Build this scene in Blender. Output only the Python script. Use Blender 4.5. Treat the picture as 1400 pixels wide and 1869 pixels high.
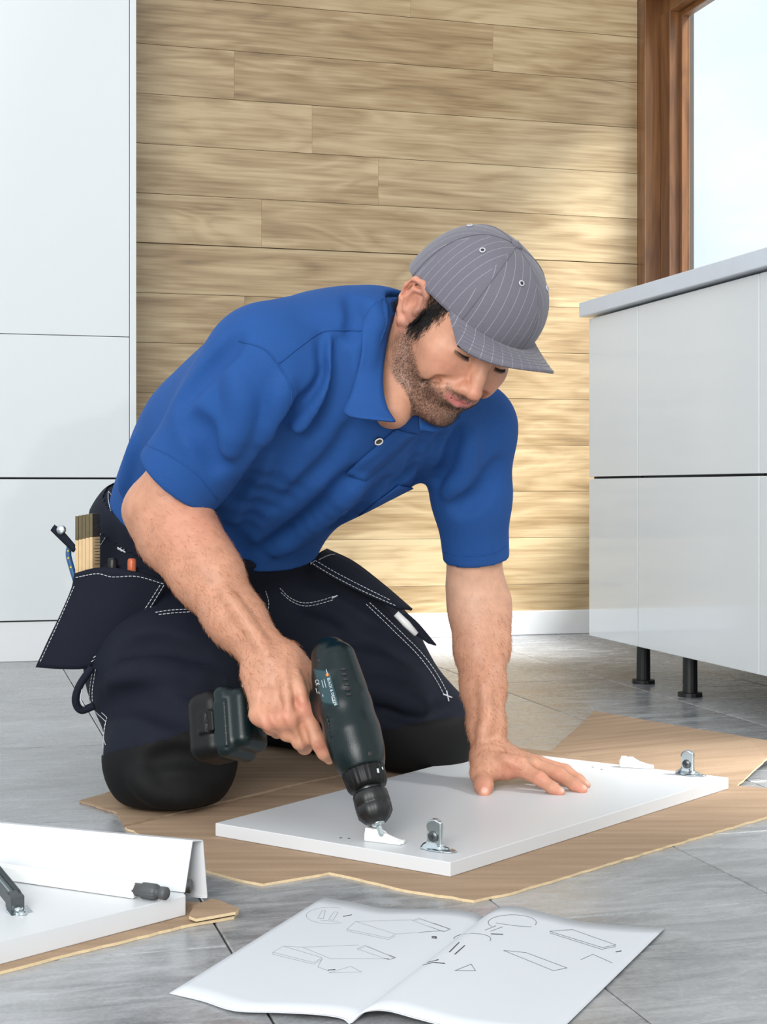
import bpy, bmesh, math, random
import numpy as np
from mathutils import Vector, Matrix
from mathutils.bvhtree import BVHTree

for o in list(bpy.data.objects):
    bpy.data.objects.remove(o, do_unlink=True)
scene = bpy.context.scene
COL = scene.collection
random.seed(7)
RNG = np.random.default_rng(7)

# ------------------------------------------------------------------ camera, world, lights, exposure
FPX, CX, CY, CAMH = 2765.0, 700.0, 893.0, 0.441      # focal length and horizon in the 1400x1869 frame
cam_d = bpy.data.cameras.new('camera')
cam = bpy.data.objects.new('camera', cam_d)
COL.objects.link(cam)
cam.location = (0, 0, CAMH)
cam.rotation_euler = (math.pi / 2, 0, 0)
cam_d.sensor_fit = 'HORIZONTAL'
cam_d.sensor_width = 36.0
cam_d.lens = 36.0 * FPX / 1400.0
cam_d.shift_y = (CY - 934.5) / 1400.0
cam_d.clip_start = 0.05
scene.camera = cam

PHI = math.atan(0.282)                               # the room is turned this much against the camera

w = bpy.data.worlds.new('sky')
scene.world = w
w.use_nodes = True
nt = w.node_tree
nt.nodes.clear()
wo = nt.nodes.new('ShaderNodeOutputWorld')
bg = nt.nodes.new('ShaderNodeBackground')
tc = nt.nodes.new('ShaderNodeTexCoord')
mp = nt.nodes.new('ShaderNodeMapping')
mp.inputs['Scale'].default_value = (3.0, 3.0, 5.0)
nz = nt.nodes.new('ShaderNodeTexNoise')
nz.inputs['Scale'].default_value = 1.3
nz.inputs['Detail'].default_value = 6.0
cr = nt.nodes.new('ShaderNodeValToRGB')
cr.color_ramp.elements[0].position = 0.34
cr.color_ramp.elements[0].color = (0.70, 0.86, 0.94, 1)
cr.color_ramp.elements[1].position = 0.60
cr.color_ramp.elements[1].color = (0.96, 0.97, 0.98, 1)
nt.links.new(tc.outputs['Generated'], mp.inputs['Vector'])
nt.links.new(mp.outputs['Vector'], nz.inputs['Vector'])
nt.links.new(nz.outputs['Fac'], cr.inputs['Fac'])
nt.links.new(cr.outputs['Color'], bg.inputs['Color'])
bg.inputs['Strength'].default_value = 1.0
nt.links.new(bg.outputs['Background'], wo.inputs['Surface'])


def look_at(o, target):
    d = Vector(target) - o.location
    o.rotation_euler = d.to_track_quat('-Z', 'Y').to_euler()


def area_light(name, loc, target, size, power, col=(1, 1, 1)):
    l = bpy.data.lights.new(name, 'AREA')
    l.shape = 'RECTANGLE'
    l.size, l.size_y = size
    l.energy = power
    l.color = col
    o = bpy.data.objects.new(name, l)
    COL.objects.link(o)
    o.location = loc
    look_at(o, target)
    return o


# soft studio light on the left behind the camera, and the sun coming in through the window
area_light('softbox_light', (-0.8, -1.6, 1.5), (0.0, 2.2, 0.4), (1.8, 1.8), 100, (1, 0.98, 0.95))
sl = bpy.data.lights.new('sun_light', 'SUN')
sl.energy = 13.0
sl.angle = math.radians(24)
sl.color = (1.0, 0.99, 0.97)
so = bpy.data.objects.new('sun_light', sl)
COL.objects.link(so)
so.location = (4, 3, 4)
_c, _s = math.cos(PHI), math.sin(PHI)


def room_dir(a, b, z):
    return Vector((a * _c - b * _s, a * _s + b * _c, z))


so.rotation_euler = room_dir(-0.6, 0.42, -0.95).to_track_quat('-Z', 'Y').to_euler()

vs = scene.view_settings
vs.view_transform = 'Standard'
vs.look = 'None'
vs.exposure = 0.28
vs.gamma = 1.0
vs.use_curve_mapping = False


# ------------------------------------------------------------------ helpers: points
def P(u, v, d):
    """point at photo pixel (u, v) and distance d along the view axis"""
    return np.array([(u - CX) / FPX * d, d, CAMH - (v - CY) / FPX * d])


def PF(u, v, z=0.0):
    """point at photo pixel (u, v) on the level plane of height z"""
    return P(u, v, (CAMH - z) * FPX / (v - CY))


# ------------------------------------------------------------------ helpers: materials
def lin(c):
    return tuple(((x / 255.0) / 12.92 if x / 255.0 <= 0.04045 else (((x / 255.0) + 0.055) / 1.055) ** 2.4) for x in c) + (1,)


def new_mat(name):
    m = bpy.data.materials.new(name)
    m.use_nodes = True
    n = m.node_tree
    b = n.nodes['Principled BSDF']
    return m, n, b


def N(n, kind, **kw):
    nd = n.nodes.new(kind)
    for k, v in kw.items():
        if k in nd.inputs:
            nd.inputs[k].default_value = v
        else:
            setattr(nd, k, v)
    return nd


def plain(name, col, rough=0.5, metal=0.0, noise=0.06, scale=30.0, bump=0.0, bscale=200.0, coat=0.0, spec=0.5, sheen=0.0):
    """a procedural material: a colour with slight noise variation, optional bump"""
    m, n, b = new_mat(name)
    c = lin(col)
    tcn = N(n, 'ShaderNodeTexCoord')
    ns = N(n, 'ShaderNodeTexNoise', Scale=scale, Detail=4.0)
    n.links.new(tcn.outputs['Object'], ns.inputs['Vector'])
    mx = N(n, 'ShaderNodeMix', data_type='RGBA')
    mx.inputs[6].default_value = tuple(max(0, x * (1 - noise)) for x in c[:3]) + (1,)
    mx.inputs[7].default_value = tuple(min(1, x * (1 + noise)) for x in c[:3]) + (1,)
    n.links.new(ns.outputs['Fac'], mx.inputs[0])
    n.links.new(mx.outputs[2], b.inputs['Base Color'])
    b.inputs['Roughness'].default_value = rough
    b.inputs['Metallic'].default_value = metal
    b.inputs['Specular IOR Level'].default_value = spec
    b.inputs['Coat Weight'].default_value = coat
    b.inputs['Coat Roughness'].default_value = 0.05
    if sheen:
        b.inputs['Sheen Weight'].default_value = sheen
    if bump:
        n2 = N(n, 'ShaderNodeTexNoise', Scale=bscale, Detail=3.0)
        n.links.new(tcn.outputs['Object'], n2.inputs['Vector'])
        bp = N(n, 'ShaderNodeBump', Strength=bump, Distance=0.002)
        n.links.new(n2.outputs['Fac'], bp.inputs['Height'])
        n.links.new(bp.outputs['Normal'], b.inputs['Normal'])
    return m


def ramp(n, stops):
    r = N(n, 'ShaderNodeValToRGB')
    e = r.color_ramp.elements
    while len(e) < len(stops):
        e.new(0.5)
    for i, (p, c) in enumerate(stops):
        e[i].position = p
        e[i].color = lin(c)
    return r


def mat_wood(name, light, mid, dark, rough=0.32, upright=False):
    m, n, b = new_mat(name)
    tcn = N(n, 'ShaderNodeTexCoord')
    oi = N(n, 'ShaderNodeObjectInfo')
    off = N(n, 'ShaderNodeVectorMath', operation='SCALE')
    off.inputs['Scale'].default_value = 37.0
    comb = N(n, 'ShaderNodeCombineXYZ')
    for i in range(3):
        n.links.new(oi.outputs['Random'], comb.inputs[i])
    n.links.new(comb.outputs[0], off.inputs[0])
    add = N(n, 'ShaderNodeVectorMath', operation='ADD')
    n.links.new(tcn.outputs['Object'], add.inputs[0])
    n.links.new(off.outputs[0], add.inputs[1])
    mpn = N(n, 'ShaderNodeMapping')
    mpn.inputs['Scale'].default_value = (1.5, 1.0, 9.0)
    n.links.new(add.outputs[0], mpn.inputs['Vector'])
    n1 = N(n, 'ShaderNodeTexNoise', Scale=1.1, Detail=2.0, Distortion=0.6)
    n.links.new(mpn.outputs[0], n1.inputs['Vector'])
    # contour lines of a smooth field look like the cathedral figure of sawn boards
    mul = N(n, 'ShaderNodeMath', operation='MULTIPLY')
    mul.inputs[1].default_value = 6.0
    n.links.new(n1.outputs['Fac'], mul.inputs[0])
    fr = N(n, 'ShaderNodeMath', operation='PINGPONG')
    fr.inputs[1].default_value = 0.5
    n.links.new(mul.outputs[0], fr.inputs[0])
    mp2 = N(n, 'ShaderNodeMapping')
    mp2.inputs['Scale'].default_value = (5.0, 5.0, 160.0)
    n.links.new(add.outputs[0], mp2.inputs['Vector'])
    n2 = N(n, 'ShaderNodeTexNoise', Scale=1.0, Detail=5.0)
    n.links.new(mp2.outputs[0], n2.inputs['Vector'])
    mp3 = N(n, 'ShaderNodeMapping')
    mp3.inputs['Scale'].default_value = (1.8, 2.0, 13.0)
    n.links.new(add.outputs[0], mp3.inputs['Vector'])
    n3 = N(n, 'ShaderNodeTexNoise', Scale=1.0, Detail=4.0, Distortion=1.2)
    n.links.new(mp3.outputs[0], n3.inputs['Vector'])
    a1 = N(n, 'ShaderNodeMath', operation='MULTIPLY_ADD')
    a1.inputs[1].default_value = 0.30
    n.links.new(fr.outputs[0], a1.inputs[0])
    a0 = N(n, 'ShaderNodeMath', operation='MULTIPLY')
    a0.inputs[1].default_value = 0.80
    n.links.new(n3.outputs['Fac'], a0.inputs[0])
    n.links.new(a0.outputs[0], a1.inputs[2])
    a2 = N(n, 'ShaderNodeMath', operation='MULTIPLY_ADD')
    a2.inputs[1].default_value = 0.50
    n.links.new(n2.outputs['Fac'], a2.inputs[0])
    n.links.new(a1.outputs[0], a2.inputs[2])
    a3 = N(n, 'ShaderNodeMath', operation='MULTIPLY_ADD')
    a3.inputs[1].default_value = 0.14
    if upright:          # grain runs up the post
        for q in (mpn, mp2, mp3):
            sx_, sy_, sz_ = q.inputs['Scale'].default_value
            q.inputs['Scale'].default_value = (sz_, sz_, sx_)
    n.links.new(oi.outputs['Random'], a3.inputs[0])
    n.links.new(a2.outputs[0], a3.inputs[2])
    r = ramp(n, [(0.40, dark), (0.66, mid), (1.0, light)])
    n.links.new(a3.outputs[0], r.inputs['Fac'])
    n.links.new(r.outputs['Color'], b.inputs['Base Color'])
    b.inputs['Roughness'].default_value = rough
    b.inputs['Coat Weight'].default_value = 0.3
    b.inputs['Coat Roughness'].default_value = 0.25
    bp = N(n, 'ShaderNodeBump', Strength=0.15, Distance=0.001)
    n.links.new(n2.outputs['Fac'], bp.inputs['Height'])
    n.links.new(bp.outputs['Normal'], b.inputs['Normal'])
    return m


def mat_stone(name):
    m, n, b = new_mat(name)
    tcn = N(n, 'ShaderNodeTexCoord')
    oi = N(n, 'ShaderNodeObjectInfo')
    comb = N(n, 'ShaderNodeCombineXYZ')
    for i in range(3):
        n.links.new(oi.outputs['Random'], comb.inputs[i])
    off = N(n, 'ShaderNodeVectorMath', operation='SCALE')
    off.inputs['Scale'].default_value = 23.0
    n.links.new(comb.outputs[0], off.inputs[0])
    add = N(n, 'ShaderNodeVectorMath', operation='ADD')
    n.links.new(tcn.outputs['Object'], add.inputs[0])
    n.links.new(off.outputs[0], add.inputs[1])
    mpn = N(n, 'ShaderNodeMapping')
    mpn.inputs['Scale'].default_value = (9.0, 34.0, 9.0)
    n.links.new(add.outputs[0], mpn.inputs['Vector'])
    n1 = N(n, 'ShaderNodeTexNoise', Scale=1.0, Detail=8.0, Roughness=0.65, Distortion=0.8)
    n.links.new(mpn.outputs[0], n1.inputs['Vector'])
    n2 = N(n, 'ShaderNodeTexNoise', Scale=5.0, Detail=4.0)
    n.links.new(add.outputs[0], n2.inputs['Vector'])
    n3 = N(n, 'ShaderNodeTexNoise', Scale=260.0, Detail=3.0)
    n.links.new(add.outputs[0], n3.inputs['Vector'])
    s = N(n, 'ShaderNodeMath', operation='MULTIPLY_ADD')
    s.inputs[1].default_value = 0.7
    n.links.new(n1.outputs['Fac'], s.inputs[0])
    s2 = N(n, 'ShaderNodeMath', operation='MULTIPLY')
    s2.inputs[1].default_value = 0.35
    n.links.new(n2.outputs['Fac'], s2.inputs[0])
    n.links.new(s2.outputs[0], s.inputs[2])
    s3 = N(n, 'ShaderNodeMath', operation='MULTIPLY_ADD')
    s3.inputs[1].default_value = 0.22
    n.links.new(n3.outputs['Fac'], s3.inputs[0])
    n.links.new(s.outputs[0], s3.inputs[2])
    s4 = N(n, 'ShaderNodeMath', operation='MULTIPLY_ADD')
    s4.inputs[1].default_value = 0.10
    n.links.new(oi.outputs['Random'], s4.inputs[0])
    n.links.new(s3.outputs[0], s4.inputs[2])
    r = ramp(n, [(0.42, (88, 88, 90)), (0.66, (140, 141, 143)), (0.92, (178, 180, 183))])
    n.links.new(s4.outputs[0], r.inputs['Fac'])
    n.links.new(r.outputs['Color'], b.inputs['Base Color'])
    rr = N(n, 'ShaderNodeMapRange')
    rr.inputs['From Min'].default_value = 0.3
    rr.inputs['From Max'].default_value = 0.7
    rr.inputs['To Min'].default_value = 0.16
    rr.inputs['To Max'].default_value = 0.34
    n.links.new(n1.outputs['Fac'], rr.inputs['Value'])
    n.links.new(rr.outputs[0], b.inputs['Roughness'])
    bp = N(n, 'ShaderNodeBump', Strength=0.22, Distance=0.002)
    n.links.new(n1.outputs['Fac'], bp.inputs['Height'])
    n.links.new(bp.outputs['Normal'], b.inputs['Normal'])
    return m


def mat_card(name, flute_dir=0):
    m, n, b = new_mat(name)
    tcn = N(n, 'ShaderNodeTexCoord')
    mpn = N(n, 'ShaderNodeMapping')
    mpn.inputs['Rotation'].default_value = (0, 0, flute_dir)
    mpn.inputs['Scale'].default_value = (4.0, 60.0, 4.0)
    n.links.new(tcn.outputs['Object'], mpn.inputs['Vector'])
    n1 = N(n, 'ShaderNodeTexNoise', Scale=1.0, Detail=4.0)
    n.links.new(mpn.outputs[0], n1.inputs['Vector'])
    n2 = N(n, 'ShaderNodeTexNoise', Scale=400.0, Detail=2.0)
    n.links.new(tcn.outputs['Object'], n2.inputs['Vector'])
    s = N(n, 'ShaderNodeMath', operation='MULTIPLY_ADD')
    s.inputs[1].default_value = 0.3
    n.links.new(n2.outputs['Fac'], s.inputs[0])
    n.links.new(n1.outputs['Fac'], s.inputs[2])
    r = ramp(n, [(0.4, (146, 121, 98)), (0.85, (172, 146, 121))])
    n.links.new(s.outputs[0], r.inputs['Fac'])
    n.links.new(r.outputs['Color'], b.inputs['Base Color'])
    b.inputs['Roughness'].default_value = 0.75
    b.inputs['Specular IOR Level'].default_value = 0.25
    bp = N(n, 'ShaderNodeBump', Strength=0.25, Distance=0.001)
    n.links.new(n1.outputs['Fac'], bp.inputs['Height'])
    n.links.new(bp.outputs['Normal'], b.inputs['Normal'])
    return m


def mat_glass(name):
    m, n, b = new_mat(name)
    out = n.nodes['Material Output']
    tr = N(n, 'ShaderNodeBsdfTransparent')
    tr.inputs['Color'].default_value = (0.97, 0.985, 0.99, 1)
    gl = N(n, 'ShaderNodeBsdfGlossy', Roughness=0.02)
    mx = N(n, 'ShaderNodeMixShader')
    mx.inputs[0].default_value = 0.05
    n.links.new(tr.outputs[0], mx.inputs[1])
    n.links.new(gl.outputs[0], mx.inputs[2])
    n.links.new(mx.outputs[0], out.inputs['Surface'])
    return m


M = {
    'wood': mat_wood('wall_wood', (198, 175, 138), (158, 132, 96), (108, 89, 67)),
    'frame_wood': mat_wood('frame_wood', (134, 90, 50), (102, 64, 34), (64, 40, 22), 0.3, True),
    'stone': mat_stone('floor_stone'),
    'grout': plain('grout', (62, 60, 58), 0.8),
    'gloss_white': plain('gloss_white', (222, 226, 228), 0.06, noise=0.01, scale=2, coat=0.4),
    'matt_white': plain('matt_white', (226, 227, 229), 0.45, noise=0.015, scale=5),
    'board_white': plain('board_white', (208, 210, 213), 0.36, noise=0.015, scale=8),
    'gap': plain('gap_dark', (40, 40, 42), 0.7),
    'worktop': plain('worktop', (205, 211, 220), 0.22, noise=0.04, scale=25),
    'black_plastic': plain('black_plastic', (16, 17, 19), 0.42, noise=0.1, scale=60),
    'card': mat_card('cardboard', 0.25),
    'card2': mat_card('cardboard_turned', 1.3),
    'card_edge': plain('cardboard_edge', (214, 190, 152), 0.8, noise=0.2, scale=300),
    'paper': plain('paper', (200, 203, 208), 0.7, noise=0.015, scale=12),
    'ink': plain('ink', (95, 97, 102), 0.7, noise=0.2, scale=90),
    'ink_dark': plain('ink_dark', (48, 48, 52), 0.7, noise=0.2, scale=90),
    'steel': plain('zinc_steel', (196, 205, 208), 0.24, 1.0, noise=0.12, scale=40),
    'dark_steel': plain('dark_steel', (96, 100, 102), 0.35, 0.9, noise=0.2, scale=60),
    'white_plastic': plain('white_plastic', (232, 233, 231), 0.35, noise=0.01, scale=20),
    'grey_rubber': plain('grey_rubber', (74, 76, 78), 0.5, noise=0.15, scale=60),
    'glass': mat_glass('window_glass'),
    'plaster': plain('plaster', (225, 225, 222), 0.7, noise=0.02, scale=4),
}


# ------------------------------------------------------------------ helpers: objects
def tag(o, label=None, cat=None, group=None, kind=None):
    if label:
        o['label'] = label
    if cat:
        o['category'] = cat
    if group:
        o['group'] = group
    if kind:
        o['kind'] = kind
    return o


def empty(name, loc=(0, 0, 0), rz=0.0):
    o = bpy.data.objects.new(name, None)
    o.empty_display_size = 0.05
    o.location = loc
    o.rotation_euler = (0, 0, rz)
    COL.objects.link(o)
    return o


def link(name, me, mat=None, parent=None, smooth=False):
    if mat is not None and not me.materials:
        me.materials.append(mat)
    if smooth:
        for p in me.polygons:
            p.use_smooth = True
    o = bpy.data.objects.new(name, me)
    COL.objects.link(o)
    if parent is not None:
        o.parent = parent
        if parent.type == 'EMPTY':
            pass
    return o


def from_bm(name, bm, mat=None, parent=None, smooth=False):
    me = bpy.data.meshes.new(name)
    bmesh.ops.recalc_face_normals(bm, faces=bm.faces)
    bm.to_mesh(me)
    bm.free()
    return link(name, me, mat, parent, smooth)


def from_vf(name, verts, faces, mat=None, parent=None, smooth=True, recalc=False):
    me = bpy.data.meshes.new(name)
    me.from_pydata([tuple(map(float, v)) for v in verts], [], [tuple(map(int, f)) for f in faces])
    me.update()
    if recalc:
        bm = bmesh.new()
        bm.from_mesh(me)
        bmesh.ops.recalc_face_normals(bm, faces=bm.faces)
        bm.to_mesh(me)
        bm.free()
    return link(name, me, mat, parent, smooth)


def bm_box(bm, lo, hi, bevel=0.0, seg=1, mat=None):
    lo, hi = np.minimum(lo, hi), np.maximum(lo, hi)
    r = bmesh.ops.create_cube(bm, size=1.0)
    vs_ = r['verts']
    for v in vs_:
        for i in range(3):
            v.co[i] = lo[i] if v.co[i] < 0 else hi[i]
    if bevel:
        es = list({e for v in vs_ for e in v.link_edges})
        rb = bmesh.ops.bevel(bm, geom=es, offset=bevel, segments=seg, affect='EDGES', profile=0.5)
        vs_ = list({v for f in rb['faces'] for v in f.verts} | {v for v in vs_ if v.is_valid})
    if mat is not None:
        bmesh.ops.transform(bm, matrix=mat, verts=[v for v in vs_ if v.is_valid])
    return vs_


def box(name, lo, hi, mat, parent=None, bevel=0.0, seg=1):
    bm = bmesh.new()
    bm_box(bm, lo, hi, bevel, seg)
    return from_bm(name, bm, mat, parent)


def prism(name, pts, down, mat, parent=None, bevel=0.0, smooth=False):
    """solid slab: top outline pts (list of 3-D points), pushed along the vector down"""
    bm = bmesh.new()
    down = Vector(down)
    top = [bm.verts.new(tuple(p)) for p in pts]
    bot = [bm.verts.new(tuple(Vector(p) + down)) for p in pts]
    bm.faces.new(top)
    bm.faces.new(bot[::-1])
    n_ = len(pts)
    for i in range(n_):
        j = (i + 1) % n_
        bm.faces.new((top[i], bot[i], bot[j], top[j]))
    if bevel:
        bmesh.ops.bevel(bm, geom=list(bm.edges), offset=bevel, segments=2, affect='EDGES', profile=0.5)
    return from_bm(name, bm, mat, parent, smooth)


def frame_from(axis, hint=(0, 0, 1)):
    a = np.array(axis, float)
    a /= np.linalg.norm(a)
    h = np.array(hint, float)
    if abs(a @ h) > 0.95 * np.linalg.norm(h):
        h = np.array((1.0, 0, 0))
    x = h - a * (a @ h)
    x /= np.linalg.norm(x)
    return x, np.cross(a, x), a


def tube_vf(pts, radii, seg=8, caps=True, closed=False):
    pts = np.array(pts, float)
    n_ = len(pts)
    radii = np.broadcast_to(np.array(radii, float), (n_,))
    tang = np.gradient(pts, axis=0) if not closed else (np.roll(pts, -1, 0) - np.roll(pts, 1, 0))
    tang /= np.linalg.norm(tang, axis=1, keepdims=True) + 1e-12
    x, y, _ = frame_from(tang[0])
    V, F = [], []
    for i in range(n_):
        t = tang[i]
        x = x - t * (x @ t)
        x /= np.linalg.norm(x) + 1e-12
        y = np.cross(t, x)
        for k in range(seg):
            a = 2 * math.pi * k / seg
            V.append(pts[i] + radii[i] * (math.cos(a) * x + math.sin(a) * y))
    m_ = n_ if closed else n_ - 1
    for i in range(m_):
        for k in range(seg):
            a, b_ = i * seg + k, i * seg + (k + 1) % seg
            c, d = ((i + 1) % n_) * seg + (k + 1) % seg, ((i + 1) % n_) * seg + k
            F.append((a, b_, c, d))
    if caps and not closed:
        F.append(tuple(range(seg))[::-1])
        F.append(tuple((n_ - 1) * seg + k for k in range(seg)))
    return V, F


class VF:
    """collects several shapes of one part into one mesh"""
    def __init__(self):
        self.v, self.f = [], []

    def add(self, vf):
        o = len(self.v)
        self.v.extend(vf[0])
        self.f.extend([tuple(i + o for i in f) for f in vf[1]])
        return self

    def build(self, name, mat, parent=None, smooth=True):
        return from_vf(name, self.v, self.f, mat, parent, smooth)


def tube(name, pts, radii, mat, parent=None, seg=8, closed=False):
    V, F = tube_vf(pts, radii, seg, True, closed)
    return from_vf(name, V, F, mat, parent)


def lathe_vf(a, b, prof, seg=32, flutes=None):
    """surface of revolution about the line a->b; prof = [(t, r)], t from 0 at a to 1 at b"""
    a, b = np.array(a, float), np.array(b, float)
    x, y, _ = frame_from(b - a, (0, -1, 0))
    V, F = [], []
    for i, (t, r) in enumerate(prof):
        c = a + (b - a) * t
        for k in range(seg):
            an = 2 * math.pi * k / seg
            rr = r
            if flutes and flutes[0] <= i <= flutes[1]:
                rr = r * (1 - flutes[3] * (0.5 + 0.5 * math.cos(flutes[2] * an)) ** 2)
            V.append(c + rr * (math.cos(an) * x + math.sin(an) * y))
    n_ = len(prof)
    for i in range(n_ - 1):
        for k in range(seg):
            F.append((i * seg + k, i * seg + (k + 1) % seg, (i + 1) * seg + (k + 1) % seg, (i + 1) * seg + k))
    F.append(tuple(range(seg))[::-1])
    F.append(tuple((n_ - 1) * seg + k for k in range(seg)))
    return V, F


def lathe(name, a, b, prof, mat, parent=None, seg=32, flutes=None, smooth=True):
    V, F = lathe_vf(a, b, prof, seg, flutes)
    o = from_vf(name, V, F, mat, parent, smooth, recalc=True)
    return o


def catmull(pts, n_=8, closed=False):
    pts = np.array(pts, float)
    if closed:
        q = np.vstack([pts[-1], pts, pts[0], pts[1]])
    else:
        q = np.vstack([2 * pts[0] - pts[1], pts, 2 * pts[-1] - pts[-2]])
    out = []
    for i in range(1, len(q) - 2):
        p0, p1, p2, p3 = q[i - 1], q[i], q[i + 1], q[i + 2]
        for t in np.linspace(0, 1, n_, endpoint=False):
            out.append(0.5 * ((2 * p1) + (-p0 + p2) * t + (2 * p0 - 5 * p1 + 4 * p2 - p3) * t ** 2 + (-p0 + 3 * p1 - 3 * p2 + p3) * t ** 3))
    if not closed:
        out.append(pts[-1])
    return np.array(out)


# ------------------------------------------------------------------ the room (built in its own axes: a along the back wall, b into depth)
def room(name):
    return empty(name, (0, 0, 0), PHI)


BW, RW, LCF = 4.325, 2.035, 3.979      # back wall, window wall, front of the tall cabinet


def rot_room(o):
    o.rotation_euler = (0, 0, PHI)
    return o


fl = rot_room(box('floor', (-3.5, -1.2, -0.03), (RW, BW, -0.0035), M['grout']))
tag(fl, 'grey slate tile floor', None, kind='structure')
bm = bmesh.new()
bm_box(bm, (-0.1490, -0.299, -0.004), (0.1490, 0.299, 0.0), 0.0012, 1)
tile_me = bpy.data.meshes.new('tile')
bmesh.ops.recalc_face_normals(bm, faces=bm.faces)
bm.to_mesh(tile_me)
bm.free()
tile_me.materials.append(M['stone'])
A0 = 0.253 - 0.15
for i in range(-6, 7):
    a = A0 + 0.30 * i
    bo = 1.45 - 0.30 + (0.30 if i % 2 else 0.0)
    for j in range(-2, 6):
        b = bo + 0.60 * j
        if b - 0.3 > BW or a - 0.15 > RW or b < 0.2:
            continue
        if a < -0.95 and b < 1.6:
            continue
        o = bpy.data.objects.new('tile', tile_me)
        COL.objects.link(o)
        o.parent = fl
        o.location = (a, b, random.uniform(-0.0004, 0.0))
        if j % 2:
            o.rotation_euler = (0, 0, math.pi)

# back wall: backing plus planks
wb = rot_room(box('wall_back', (-1.6, BW, -0.03), (RW + 0.2, BW + 0.12, 2.6), M['grout']))
tag(wb, 'wood plank back wall', None, kind='structure')
PH = 0.141
z0 = 1.139
row = 0
plank_cache = {}
cuts_rows = {0: (0.55, 1.45), 1: (0.95,), 2: (0.62, 1.7), 3: (1.1,), 4: (0.74, 1.6), 5: (1.35,), 6: (0.9,), 7: (0.70,), 8: (0.5, 1.25), 9: (1.0,)}
cut_by_row = {3: (0.77,), 4: (1.56,), 2: (1.0,), 5: (0.72, 1.3), 6: (0.485, 1.22), 7: (0.9,), 1: (1.2,), 0: (0.85,), -1: (1.4,), -2: (0.8,), -3: (1.15,), -4: (0.7, 1.6), -5: (1.3,), -6: (0.95,), -7: (1.5,)}
for k in range(-8, 11):
    zl, zh = z0 + PH * k, z0 + PH * (k + 1)
    if zh < 0.08:
        continue
    zl = max(zl, 0.06)
    g = 0.0011 if k not in (0,) else 0.0036
    cs = [-0.4] + list(cut_by_row.get(k, (0.6 + (k * 0.37) % 1.1,))) + [RW]
    for c0, c1 in zip(cs[:-1], cs[1:]):
        bm = bmesh.new()
        L_, H_ = c1 - c0, zh - zl
        bm_box(bm, (-L_ / 2 + 0.0001, -0.012 - 0.0003 * random.random(), -H_ / 2 + g * 0.5), (L_ / 2 - 0.0001, 0.0, H_ / 2 - 0.0006), 0.0004, 1)
        o = from_bm('plank', bm, M['wood'], wb)
        o.location = ((c0 + c1) / 2, BW, (zl + zh) / 2)
tag(rot_room(box('baseboard_back', (-0.4, BW - 0.030, 0.0), (RW, BW - 0.0125, 0.072), M['matt_white'], None, 0.002, 2)), 'white baseboard under the wood wall', None, kind='structure')

# window wall on the right
wr = room('wall_right')
tag(wr, 'timber framed window wall on the right', None, kind='structure')
box('lower_panel', (RW + 0.005, 1.2, -0.03), (RW + 0.14, BW, 0.60), M['plaster'], wr)
box('side_panel', (RW, -3.5, -0.03), (RW + 0.14, 1.2, 6.5), M['plaster'], wr)  # wall carries on out of view; its extra height is added to block sun
box('header_sun_block', (RW, 1.2, 1.955), (RW + 0.14, BW, 6.5), M['frame_wood'], wr)  # window header, its unseen top stretched past room height to keep stray sun out
w1 = room('window_1')
tag(w1, 'tall window with stepped brown timber frame', None, kind='structure')
fp = bmesh.new()
box('frame_post', (RW, 4.26, 0.6), (RW + 0.112, BW, 1.955), M['frame_wood'], w1, 0.003, 2)
box('frame_post', (RW + 0.052, 4.197, 0.6), (RW + 0.112, 4.26, 1.90), M['frame_wood'], w1, 0.003, 2)
box('glazing_bead', (RW + 0.085, 4.180, 0.6), (RW + 0.112, 4.197, 1.885), M['frame_wood'], w1, 0.002, 2)
box('frame_head', (RW + 0.052, 1.3, 1.895), (RW + 0.112, 4.26, 1.955), M['frame_wood'], w1, 0.003, 2)
box('glazing_bead', (RW + 0.085, 1.3, 1.878), (RW + 0.112, 4.197, 1.895), M['frame_wood'], w1, 0.002, 2)
box('sill', (RW - 0.01, 1.3, 0.60), (RW + 0.112, 4.26, 0.64), M['frame_wood'], w1, 0.003, 2)
box('frame_post', (RW, 1.2, 0.6), (RW + 0.112, 1.3, 1.955), M['frame_wood'], w1, 0.003, 2)
box('pane', (RW + 0.104, 1.3, 0.64), (RW + 0.108, 4.18, 1.88), M['glass'], w1)

# ------------------------------------------------------------------ tall cabinet on the left
tcab = room('tall_cabinet')
tag(tcab, 'tall glossy white cabinet against the wood wall at the left', 'cabinet')
AR = 0.452
box('carcass', (-0.75, LCF + 0.020, 0.10), (AR - 0.018, BW - 0.031, 2.42), M['gap'], tcab)
box('plinth', (-0.75, LCF + 0.006, 0.0), (AR, LCF + 0.024, 0.101), M['matt_white'], tcab, 0.001, 1)
box('side_panel', (AR - 0.017, LCF, 0.102), (AR, BW - 0.031, 2.42), M['gloss_white'], tcab, 0.0012, 2)
box('drawer_front', (-0.75, LCF, 0.105), (AR - 0.0185, LCF + 0.018, 0.4665), M['gloss_white'], tcab, 0.0012, 2)
box('drawer_front', (-0.75, LCF, 0.4715), (AR - 0.0185, LCF + 0.018, 0.8370), M['gloss_white'], tcab, 0.0012, 2)
box('door', (-0.75, LCF, 0.8385), (AR - 0.0185, LCF + 0.018, 2.42), M['gloss_white'], tcab, 0.0012, 2)

# ------------------------------------------------------------------ base cabinets on the right
IF_ = 1.46


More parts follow.
